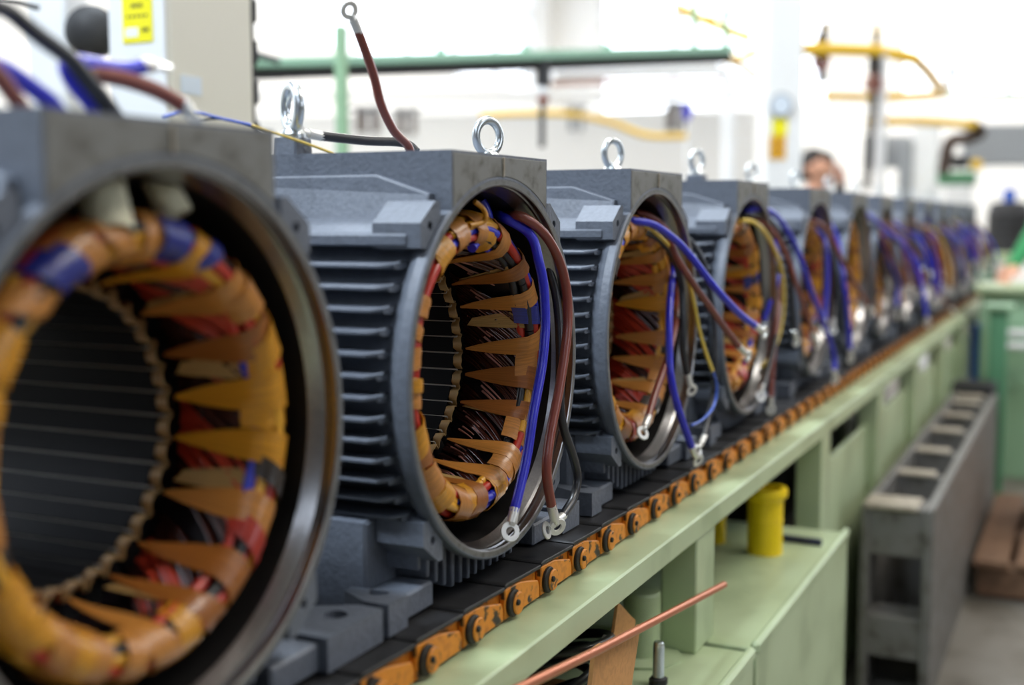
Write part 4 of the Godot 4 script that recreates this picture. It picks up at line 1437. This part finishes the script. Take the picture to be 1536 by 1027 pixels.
	for i in 3:
		st = mb()
		span(st, Vector3(-0.14 + 0.42 * i, 0.0, -0.12), Vector3(-0.04 + 0.42 * i, 0.088, 0.45), 0.003)
		part("bearer", st, M.wood, o)
	o = box_thing("orange_carton", "orange brown carton standing on the wooden pallet", "carton", o.position + Vector3(0.2, 0.113, 0.02), o.position + Vector3(0.6, 0.42, 0.4), "box_orange")

# ------------------------------------------------------------------ all of it
func motor(i: int, x: float, label: String) -> Node3D:
	var o := thing("electric_motor", label, "motor", Vector3(x * S, AXIS - BASE * S, 0), "open motors in a row on the conveyor")
	return o

func clone_parts(from: Node3D, o: Node3D) -> void:
	for c in from.get_children():
		if not c.name.begins_with("lead_cable") and not c.name.begins_with("cream_sleeve") and not c.name.begins_with("thin_lead"):
			o.add_child(c.duplicate(), true)

func _ready() -> void:
	var cam := Camera3D.new()
	cam.name = "camera"
	cam.transform = Transform3D(Basis(Vector3(0.428503, -0.002064, 0.903538), Vector3(0.091874, 0.994914, -0.041298), Vector3(-0.898857, 0.100708, 0.426513)), Vector3(-1.1485, 1.1565, 0.5544))
	var lens := CameraAttributesPhysical.new()
	lens.frustum_focal_length = 42.75
	lens.frustum_focus_distance = 1.42
	lens.exposure_aperture = 2.25
	lens.frustum_near = 0.05
	lens.frustum_far = 100.0
	cam.attributes = lens
	add_child(cam)
	cam.fov = 31.3603
	cam.current = true
	var we := WorldEnvironment.new()
	we.name = "environment"
	var env := Environment.new()
	env.background_mode = Environment.BG_SKY
	var sky := Sky.new()
	var sm := ProceduralSkyMaterial.new()
	sm.sky_top_color = c8(214, 226, 244)
	sm.sky_horizon_color = c8(240, 243, 248)
	sm.ground_bottom_color = c8(150, 150, 146)
	sm.ground_horizon_color = c8(220, 222, 222)
	sm.sky_energy_multiplier = 2.7
	sm.ground_energy_multiplier = 1.6
	sky.sky_material = sm
	env.sky = sky
	env.tonemap_mode = Environment.TONE_MAPPER_LINEAR
	env.tonemap_exposure = 0.53
	env.sdfgi_enabled = true
	env.ssao_enabled = true
	env.ssil_enabled = true
	we.environment = env
	add_child(we)
	materials()
	# lamps out of view, added to light the row and whiten the background
	added_panel_lamp(Vector3(1.0, 5.0, 2.6), Vector2(2.4, 0.6), 21.0, "unseen added ceiling lamp over the near aisle", WARM)
	added_panel_lamp(Vector3(4.6, 5.0, 2.6), Vector2(2.4, 0.6), 21.0, "unseen added ceiling lamp over the aisle beside the ladder frame", WARM)
	added_panel_lamp(Vector3(-2.2, 5.0, -1.4), Vector2(2.4, 0.6), 72.0, "unseen added ceiling lamp behind the nearest motor frame", COOL)
	added_panel_lamp(Vector3(1.6, 5.0, -1.6), Vector2(2.4, 0.6), 34.0, "unseen added ceiling lamp behind the middle of the row", COOL)
	added_panel_lamp(Vector3(4.6, 5.0, -4.2), Vector2(3.6, 0.6), 40.0, "unseen added ceiling lamp before the office front", WARM)
	added_panel_lamp(Vector3(8.8, 5.0, -4.0), Vector2(3.6, 0.6), 40.0, "unseen added ceiling lamp above the white column", WARM)
	added_panel_lamp(Vector3(12.0, 5.0, -1.0), Vector2(2.4, 0.6), 40.0, "unseen added ceiling lamp near the far wall", WARM)
	added_panel_lamp(Vector3(8.2, 5.0, 1.8), Vector2(2.4, 0.6), 12.0, "unseen added ceiling lamp over the far green bench", WARM)
	hall()
	conveyor()
	bench()
	var xs := [-2.524, 0.0, 2.505, 5.191, 8.19, 10.8, 13.1, 15.75, 18.3, 20.7, 23.1, 25.6, 28.0]
	var says := ["grey open motor nearest the camera, blurred winding, two cream sleeves inside its top", "sharp grey open motor second from the camera, straight blue cable inside its rim", "third grey open motor from the camera, thin yellow and blue lead over its rim", "fourth grey open motor from the camera, yellow cable looping down its dark bore", "fifth grey open motor from the camera, two blue cables framing one brown", "sixth grey open motor from the camera, long blue cable reaching out to a lug", "seventh grey open motor from the camera, brown cable reaching over the bench edge", "eighth grey open motor from the camera, thick blue cable curving down", "ninth grey open motor from the camera, small and blurred", "tenth grey open motor from the camera, small and blurred", "eleventh grey open motor from the camera, third from the far end", "twelfth grey open motor from the camera, last but one of the row", "grey open motor at the far end of the row"]
	var strands := ["coil_red", "coil_brown", "coil_red", "coil_red", "coil_brown"]
	var made := []
	var spare: Node3D
	for i in xs.size():
		var o := motor(i, xs[i], says[i])
		made.append(o)
		if i == 0:
			make_frame(o, 1.37)
			make_core(o, true)
			make_winding(o, true, strands[i], 11, 0.55)
		elif i == 1:
			make_frame(o, 1.19)
			make_core(o, true)
			spare = Node3D.new()
			clone_parts(o, spare)
			make_winding(o, true, strands[i], 22, 0.42)
		elif i < 5:
			clone_parts(spare, o)
			make_winding(o, true, strands[i], 30 + i, 0.75)
		elif i == 5:
			for c in spare.get_children():
				if c.name != "stator_core":
					o.add_child(c.duplicate(), true)
			make_core(o, false)
			make_winding(o, false, "coil_red", 41, 0.7)
		else:
			clone_parts(made[5], o)
	spare.free()
	var eyes := [[0.464, -0.32], [-0.062, -0.32], [0.212, -0.60], [0.249, -0.85], [0.174, -0.90], [0.400, -0.95], [-0.1, -0.9], [-0.1, -0.9], [-0.1, -0.9], [-0.1, -0.9], [-0.1, -0.9], [-0.1, -0.9]]
	for i in eyes.size():
		var seat := 1.112
		if eyes[i][1] < -0.5:
			seat = 1.19
			var block := mb()
			span(block, Vector3(eyes[i][0] - 0.08, 1.1, eyes[i][1] - 0.08), Vector3(eyes[i][0] + 0.08, seat, eyes[i][1] + 0.08), 0.012)
			piece("bolt_boss", block, "cast", made[i + 1])
		eyebolt(made[i + 1], Vector3(eyes[i][0], seat, eyes[i][1]), -0.35)
	eyebolt(made[1], Vector3(-0.47, 1.2, -0.98), 0.95, 0.108, 0.029)
	var boss := mb()
	prism(boss, PackedVector2Array([Vector2(-0.54, 1.2), Vector2(-0.40, 1.2), Vector2(-0.39, 1.1), Vector2(-0.55, 1.1)]), -0.91, -1.05, 0.01)
	piece("bolt_boss", boss, "cast", made[1])
	# leads of the motors that show them singly: path, radius, colour, eye of the lug
	var leads := [
		[1, 0.0280, "blue", [Vector3(0.488, 0.821, -0.3), Vector3(0.364, 0.787, -0.169), Vector3(0.434, 0.728, -0.084), Vector3(0.452, 0.662, -0.033), Vector3(0.454, 0.555, -0.004), Vector3(0.482, 0.424, 0.013), Vector3(0.485, 0.219, 0.024), Vector3(0.452, 0.072, 0.03), Vector3(0.407, -0.073, 0.03), Vector3(0.308, -0.279, 0.03), Vector3(0.217, -0.531, 0.027), Vector3(0.077, -0.787, 0.02)], Vector3(0.027, -0.881, 0.02)],
		[1, 0.0280, "brown", [Vector3(0.505, 0.836, -0.3), Vector3(0.428, 0.806, -0.183), Vector3(0.381, 0.798, -0.083), Vector3(0.461, 0.746, -0.025), Vector3(0.571, 0.66, 0.01), Vector3(0.693, 0.525, 0.027), Vector3(0.753, 0.365, 0.04), Vector3(0.745, 0.185, 0.051), Vector3(0.686, 0.012, 0.057), Vector3(0.586, -0.199, 0.062), Vector3(0.45, -0.434, 0.068), Vector3(0.39, -0.627, 0.074), Vector3(0.452, -0.841, 0.08)], Vector3(0.529, -0.966, 0.08)],
		[1, 0.0260, "black", [Vector3(0.784, 0.745, -0.25), Vector3(0.802, 0.639, -0.172), Vector3(0.817, 0.503, -0.106), Vector3(0.849, 0.307, -0.064), Vector3(0.82, 0.034, -0.03), Vector3(0.752, -0.271, 0), Vector3(0.774, -0.431, 0.012), Vector3(0.894, -0.619, 0.022), Vector3(0.954, -0.763, 0.028), Vector3(0.877, -0.877, 0.034), Vector3(0.691, -0.945, 0.04)], Vector3(0.446, -0.969, 0.05)],
		[1, 0.0240, "brown", [Vector3(0.103, 1.103, -0.6), Vector3(0.052, 1.18, -0.6), Vector3(-0.092, 1.249, -0.6), Vector3(-0.217, 1.372, -0.6), Vector3(-0.281, 1.506, -0.6), Vector3(-0.359, 1.624, -0.6), Vector3(-0.437, 1.729, -0.6)], Vector3(-0.508, 1.813, -0.6)],
		[1, 0.0260, "black", [Vector3(0.322, 1.16, -0.7), Vector3(0.289, 1.212, -0.767), Vector3(0.035, 1.211, -0.85), Vector3(-0.268, 1.223, -0.95)], Vector3(-0.424, 1.237, -0.98)],
		[1, 0.0070, "sky_blue", [Vector3(-1.421, 1.24, -1), Vector3(-1.261, 1.275, -0.983), Vector3(-1.069, 1.258, -0.967), Vector3(-0.859, 1.241, -0.95)], null],
		[1, 0.0070, "yellow", [Vector3(-0.859, 1.241, -0.95), Vector3(-0.695, 1.208, -0.917), Vector3(-0.458, 1.164, -0.883), Vector3(-0.295, 1.127, -0.85)], null],
		[1, 0.0060, "black", [Vector3(-1.243, 1.232, -1), Vector3(-1.097, 1.254, -0.983), Vector3(-0.97, 1.253, -0.967), Vector3(-0.732, 1.22, -0.95)], null],
		[1, 0.0140, "amber", [Vector3(-0.095, 0.873, -0.12), Vector3(-0.043, 0.839, -0.1), Vector3(-0.044, 0.794, -0.08), Vector3(-0.059, 0.763, -0.1), Vector3(-0.156, 0.75, -0.12)], null],
		[1, 0.0260, "blue", [Vector3(0.239, 0.885, -0.25), Vector3(0.267, 0.82, -0.228), Vector3(0.245, 0.74, -0.205), Vector3(0.104, 0.699, -0.183), Vector3(-0.05, 0.631, -0.16)], null],
		[0, 0.0300, "black", [Vector3(-0.477, 1.436, -0.35), Vector3(-0.407, 1.444, -0.35), Vector3(-0.345, 1.439, -0.35), Vector3(-0.285, 1.409, -0.35), Vector3(-0.222, 1.377, -0.35), Vector3(-0.123, 1.334, -0.35), Vector3(-0.077, 1.308, -0.35), Vector3(-0.016, 1.258, -0.35), Vector3(0.047, 1.206, -0.35), Vector3(0.099, 1.156, -0.35), Vector3(0.139, 1.11, -0.35)], null],
		[0, 0.0300, "blue", [Vector3(0.088, 1.12, -0.4), Vector3(0.074, 1.156, -0.4), Vector3(0.041, 1.192, -0.4), Vector3(-0.01, 1.231, -0.4), Vector3(-0.047, 1.274, -0.4), Vector3(-0.054, 1.305, -0.4), Vector3(-0.021, 1.317, -0.4), Vector3(0.05, 1.318, -0.4), Vector3(0.104, 1.318, -0.4), Vector3(0.221, 1.321, -0.4), Vector3(0.32, 1.346, -0.4)], Vector3(0.391, 1.354, -0.4)],
		[0, 0.0300, "brown", [Vector3(0.173, 1.127, -0.45), Vector3(0.095, 1.203, -0.434), Vector3(0.04, 1.261, -0.418), Vector3(0.038, 1.29, -0.401), Vector3(0.087, 1.286, -0.385), Vector3(0.184, 1.279, -0.369), Vector3(0.288, 1.261, -0.353), Vector3(0.374, 1.235, -0.336), Vector3(0.442, 1.203, -0.32)], Vector3(0.478, 1.174, -0.32)],
		[0, 0.0300, "brown", [Vector3(-0.505, 1.275, -0.3), Vector3(-0.433, 1.217, -0.3), Vector3(-0.399, 1.183, -0.3), Vector3(-0.354, 1.138, -0.3), Vector3(-0.322, 1.088, -0.3)], null],
		[0, 0.0300, "blue", [Vector3(-0.405, 1.282, -0.4), Vector3(-0.327, 1.264, -0.4), Vector3(-0.267, 1.241, -0.4), Vector3(-0.203, 1.21, -0.4), Vector3(-0.132, 1.171, -0.4), Vector3(-0.082, 1.119, -0.4)], null],
		[2, 0.0280, "blue", [Vector3(-0.163, 0.782, -0.2), Vector3(-0.152, 0.768, -0.125), Vector3(0.054, 0.739, -0.05), Vector3(0.348, 0.621, 0.025), Vector3(0.511, 0.486, 0.1), Vector3(0.68, 0.324, 0.175), Vector3(0.874, 0.168, 0.25), Vector3(1.173, 0.023, 0.3), Vector3(1.425, -0.079, 0.35)], Vector3(1.617, -0.148, 0.38)],
		[2, 0.0260, "brown", [Vector3(0.254, 0.821, -0.25), Vector3(0.319, 0.796, -0.164), Vector3(0.435, 0.691, -0.079), Vector3(0.408, 0.503, 0.007), Vector3(0.589, 0.304, 0.079), Vector3(0.825, 0.12, 0.136), Vector3(1.094, -0.077, 0.193), Vector3(1.318, -0.241, 0.25)], Vector3(1.542, -0.338, 0.27)],
		[2, 0.0150, "yellow", [Vector3(-0.121, 0.717, -0.2), Vector3(-0.081, 0.735, -0.16), Vector3(-0.012, 0.74, -0.12), Vector3(0.134, 0.696, -0.08), Vector3(0.47, 0.545, -0.037), Vector3(0.651, 0.37, 0.007), Vector3(0.724, 0.147, 0.05), Vector3(0.79, -0.056, 0.073), Vector3(0.886, -0.24, 0.097), Vector3(1.016, -0.407, 0.12)], null],
		[2, 0.0100, "sky_blue", [Vector3(1.016, -0.402, 0.12), Vector3(1.146, -0.55, 0.12), Vector3(1.061, -0.694, 0.12), Vector3(0.753, -0.754, 0.12), Vector3(0.474, -0.755, 0.12)], null],
		[2, 0.0260, "black", [Vector3(-0.038, 0.688, -0.22), Vector3(-0.01, 0.707, -0.16), Vector3(0.277, 0.646, -0.1), Vector3(0.535, 0.496, -0.057), Vector3(0.632, 0.275, -0.023), Vector3(0.593, 0.03, 0.003), Vector3(0.575, -0.188, 0.011), Vector3(0.674, -0.409, 0.02)], Vector3(0.758, -0.532, 0.03)],
		[2, 0.0260, "black", [Vector3(0.859, 0.761, -0.3), Vector3(0.854, 0.735, -0.217), Vector3(1.179, 0.607, -0.133), Vector3(1.268, 0.451, -0.05), Vector3(1.307, 0.241, -0.007), Vector3(1.316, -0.022, 0.037), Vector3(1.227, -0.325, 0.08), Vector3(1.171, -0.582, 0.087), Vector3(0.98, -0.814, 0.093), Vector3(0.871, -0.91, 0.1)], Vector3(0.696, -0.985, 0.1)],
		[2, 0.0270, "blue", [Vector3(1.008, 0.588, -0.2), Vector3(0.813, 0.464, -0.136), Vector3(0.538, 0.278, -0.071), Vector3(0.344, 0.073, -0.021), Vector3(0.221, -0.154, 0.021), Vector3(0.157, -0.38, 0.06), Vector3(0.27, -0.634, 0.09), Vector3(0.49, -0.932, 0.12)], Vector3(0.617, -1.046, 0.13)],
		[2, 0.0260, "brown", [Vector3(0.898, 0.279, -0.15), Vector3(0.766, 0.14, -0.09), Vector3(0.502, -0.037, -0.03), Vector3(0.215, -0.248, 0.004), Vector3(-0.058, -0.453, 0.012), Vector3(-0.236, -0.603, 0.02)], Vector3(-0.346, -0.689, 0.02)],
		[3, 0.0280, "blue", [Vector3(0.331, 0.823, -0.2), Vector3(0.22, 0.844, -0.127), Vector3(0.425, 0.879, -0.055), Vector3(0.782, 0.817, 0.011), Vector3(1.092, 0.675, 0.055), Vector3(1.36, 0.48, 0.098), Vector3(1.572, 0.258, 0.135), Vector3(1.834, 0.007, 0.164), Vector3(2.128, -0.229, 0.193), Vector3(2.525, -0.504, 0.214), Vector3(2.764, -0.748, 0.232), Vector3(2.726, -0.9, 0.25)], Vector3(2.779, -1.01, 0.25)],
		[3, 0.0200, "yellow", [Vector3(0.007, 0.732, -0.15), Vector3(-0.082, 0.762, -0.09), Vector3(0.055, 0.756, -0.03), Vector3(0.246, 0.694, 0.012), Vector3(0.545, 0.554, 0.036), Vector3(0.769, 0.381, 0.06), Vector3(1.04, 0.161, 0.044), Vector3(1.135, -0.113, 0.028), Vector3(1.065, -0.361, 0.006), Vector3(0.877, -0.537, -0.022), Vector3(0.623, -0.631, -0.05)], null],
		[3, 0.0260, "brown", [Vector3(0.578, 0.792, -0.2), Vector3(0.456, 0.782, -0.114), Vector3(0.642, 0.716, -0.029), Vector3(0.863, 0.567, 0.034), Vector3(1.068, 0.372, 0.086), Vector3(1.256, 0.114, 0.129), Vector3(1.604, -0.179, 0.154), Vector3(1.799, -0.393, 0.18)], Vector3(2.074, -0.551, 0.19)],
		[3, 0.0260, "black", [Vector3(0.191, 0.78, -0.2), Vector3(0.196, 0.817, -0.114), Vector3(0.637, 0.781, -0.029), Vector3(1.004, 0.601, 0.017), Vector3(1.263, 0.329, 0.043), Vector3(1.323, 0.033, 0.066), Vector3(1.344, -0.203, 0.083), Vector3(1.341, -0.351, 0.1)], Vector3(1.445, -0.468, 0.1)],
		[3, 0.0260, "blue", [Vector3(1.326, 0.666, -0.2), Vector3(1.227, 0.616, -0.128), Vector3(1.271, 0.344, -0.056), Vector3(1.118, 0.156, -0.036), Vector3(0.947, -0.048, -0.068), Vector3(0.874, -0.208, -0.1)], null],
		[3, 0.0260, "brown", [Vector3(1.292, 0.3, -0.05), Vector3(1.134, 0.041, -0.018), Vector3(0.936, -0.215, 0.014), Vector3(0.715, -0.537, 0.036), Vector3(0.606, -0.808, 0.048), Vector3(0.538, -0.93, 0.06)], Vector3(0.547, -1.034, 0.06)],
		[3, 0.0260, "black", [Vector3(1.146, 0.338, -0.05), Vector3(1.2, 0.038, -0.01), Vector3(0.861, -0.333, 0.03), Vector3(0.422, -0.674, 0.045), Vector3(0.188, -0.77, 0.06)], Vector3(0.143, -0.852, 0.06)],
		[4, 0.0300, "blue", [Vector3(0.379, 0.701, -0.2), Vector3(0.395, 0.655, -0.133), Vector3(0.562, 0.545, -0.067), Vector3(0.439, 0.354, 0), Vector3(0.389, 0.063, 0.017), Vector3(0.235, -0.243, 0.033), Vector3(0.128, -0.388, 0.05)], Vector3(0.101, -0.478, 0.05)],
		[4, 0.0280, "brown", [Vector3(0.155, 0.748, -0.2), Vector3(-0.005, 0.763, -0.114), Vector3(0.245, 0.702, -0.029), Vector3(0.407, 0.548, 0.057), Vector3(0.504, 0.331, 0.143), Vector3(0.903, 0.061, 0.214), Vector3(1.394, -0.167, 0.257), Vector3(1.592, -0.293, 0.3)], Vector3(1.79, -0.406, 0.32)],
		[4, 0.0300, "blue", [Vector3(1.305, 0.802, -0.2), Vector3(1.067, 0.721, -0.1), Vector3(1.042, 0.538, 0), Vector3(0.927, 0.262, 0.075), Vector3(0.771, -0.054, 0.15), Vector3(0.923, -0.465, 0.175), Vector3(0.944, -0.791, 0.2)], Vector3(1.004, -0.902, 0.2)],
		[4, 0.0280, "black", [Vector3(0.793, 0.722, -0.2), Vector3(0.897, 0.603, -0.1), Vector3(0.823, 0.288, 0), Vector3(0.824, -0.108, 0.025), Vector3(0.647, -0.412, 0.05)], Vector3(0.62, -0.521, 0.05)],
		[5, 0.0340, "blue", [Vector3(0.836, 0.867, -0.2), Vector3(0.698, 0.879, -0.114), Vector3(1.183, 0.784, -0.029), Vector3(1.63, 0.613, 0.086), Vector3(2.037, 0.464, 0.214), Vector3(2.312, 0.283, 0.329), Vector3(2.847, 0.114, 0.414), Vector3(2.799, 0.021, 0.5)], Vector3(3.148, -0.094, 0.55)],
		[5, 0.0300, "brown", [Vector3(1.738, 0.756, -0.2), Vector3(2.024, 0.628, -0.1), Vector3(2.083, 0.462, 0), Vector3(2.158, 0.284, 0.07), Vector3(2.89, -0.009, 0.11), Vector3(3.376, -0.236, 0.15)], Vector3(3.801, -0.417, 0.15)],
		[5, 0.0200, "yellow", [Vector3(2.222, 0.558, -0.1), Vector3(2.396, 0.377, -0.025), Vector3(2.577, 0.213, 0.05), Vector3(3.069, 0.004, 0.075), Vector3(3.523, -0.234, 0.1)], Vector3(3.815, -0.526, 0.1)],
		[5, 0.0300, "blue", [Vector3(2.231, 0.508, -0.1), Vector3(2.571, 0.273, -0.048), Vector3(3.083, -0.018, 0.004), Vector3(3.476, -0.254, 0.036), Vector3(3.29, -0.474, 0.048), Vector3(3.088, -0.607, 0.06)], Vector3(3.113, -0.734, 0.06)],
		[5, 0.0280, "black", [Vector3(1.724, 0.611, -0.1), Vector3(2.243, 0.261, -0.057), Vector3(2.386, 0.009, -0.013), Vector3(2.312, -0.117, 0.03)], Vector3(2.397, -0.241, 0.05)],
		[5, 0.0280, "black", [Vector3(1.614, 0.565, -0.1), Vector3(2.009, 0.169, -0.057), Vector3(2.293, -0.187, -0.013), Vector3(2.223, -0.331, 0.03)], Vector3(2.308, -0.465, 0.05)],
		[6, 0.0320, "brown", [Vector3(1.354, 0.7, -0.2), Vector3(1.365, 0.731, -0.1), Vector3(2.193, 0.532, 0), Vector3(2.622, 0.081, 0.15), Vector3(2.522, -0.247, 0.3), Vector3(3.223, -0.484, 0.4), Vector3(4.275, -0.803, 0.5)], Vector3(5.06, -0.965, 0.52)],
		[6, 0.0340, "blue", [Vector3(0.829, 0.599, -0.2), Vector3(0.905, 0.681, -0.133), Vector3(1.427, 0.689, -0.067), Vector3(1.639, 0.57, 0), Vector3(1.663, 0.378, 0.033), Vector3(1.807, -0.002, 0.067), Vector3(1.784, -0.325, 0.1)], Vector3(1.901, -0.495, 0.1)],
		[7, 0.0360, "blue", [Vector3(2.668, 0.683, -0.2), Vector3(2.99, 0.745, -0.12), Vector3(3.296, 0.553, -0.04), Vector3(3.256, 0.285, 0.04), Vector3(2.641, -0.09, 0.12), Vector3(1.786, -0.349, 0.2)], Vector3(1.778, -0.506, 0.2)],
	]
	for l in leads:
		cable(made[l[0]], l[3], l[1], l[2], l[4], Vector3(-0.7, 0.1, 0.7) if l[0] > 0 else Vector3(0.1, 1.0, 0.35), "thin_lead" if l[1] < 0.012 else "lead_cable")
	# the far ones hang alike
	rng.seed = 77
	for i in range(6, xs.size()):
		for c in ["blue", "brown", "black", "brown", "yellow"] if i % 2 == 0 else ["blue", "brown", "blue", "black"]:
			var y := rng.randf_range(0.5, 0.75)
			var x := rng.randf_range(-0.35, 0.15)
			var reach := rng.randf_range(0.15, 0.6)
			var drop := rng.randf_range(-0.75, -0.1)
			var side := rng.randf_range(0.1, 0.6)
			cable(made[i], [Vector3(x, y - 0.1, -0.25), Vector3(x + 0.1, y, -0.1), Vector3(x + 0.1 + side * 0.4, y - 0.15, reach * 0.4), Vector3(x + 0.1 + side * 0.8, (y + drop) * 0.5, reach * 0.8), Vector3(x + 0.1 + side, drop, reach)], 0.03 if c != "yellow" else 0.016, c, Vector3(x + 0.1 + side * 1.05, drop - 0.09, reach + 0.01), Vector3(-0.7, 0.1, 0.7))
	for l in [[[Vector3(-0.032, 0.922, -0.3), Vector3(-0.097, 0.848, -0.22), Vector3(-0.132, 0.733, -0.16)], 0.082], [[Vector3(0.232, 0.96, -0.3), Vector3(0.197, 0.887, -0.22), Vector3(0.209, 0.795, -0.17)], 0.060]]:
		var st := mb()
		tube(st, smooth_path(l[0], 5), l[1], 16, false)
		tube(st, smooth_path(l[0], 5), l[1] * 0.9, 16, false)
		piece("cream_sleeve", st, "cream", made[0])
	ladder_frame()
	background()
	person("dark-haired person in a dark shirt far behind the row, hand raised to the face", Vector3(6.579, 1.452, -1.05) * Vector3(1, 0, 1), 0.443, "shirt_dark", {"neck": Vector3(0, Vector3(6.596, 1.452, -1.012).y - 0.15, 0.02), "head": Vector3(0, Vector3(6.596, 1.452, -1.012).y, 0.04), "face": Vector3(0, -0.1, 1).normalized(), "elbow": [Vector3(-0.24, 1.1, 0.1), Vector3(0.2, 1.15, 0.24)], "wrist": [Vector3(-0.22, 0.9, 0.25), Vector3(0.06, Vector3(6.596, 1.452, -1.012).y - 0.08, 0.2)]})
	person("worker in a green long-sleeved shirt reaching over the machine at the conveyor's far end", Vector3(5.395, 0, 0.581), -2.699, "shirt_green", {"neck": Vector3(0, 1.42, 0.12), "head": Vector3(0, 1.57, 0.18), "face": Vector3(0, -0.4, 1).normalized(), "elbow": [Vector3(-0.3, 1.1, 0.1), Vector3(0.123, 1.13, 0.339)], "wrist": [Vector3(-0.22, 0.95, 0.3), Vector3(0.294, 0.933, 0.529)]})
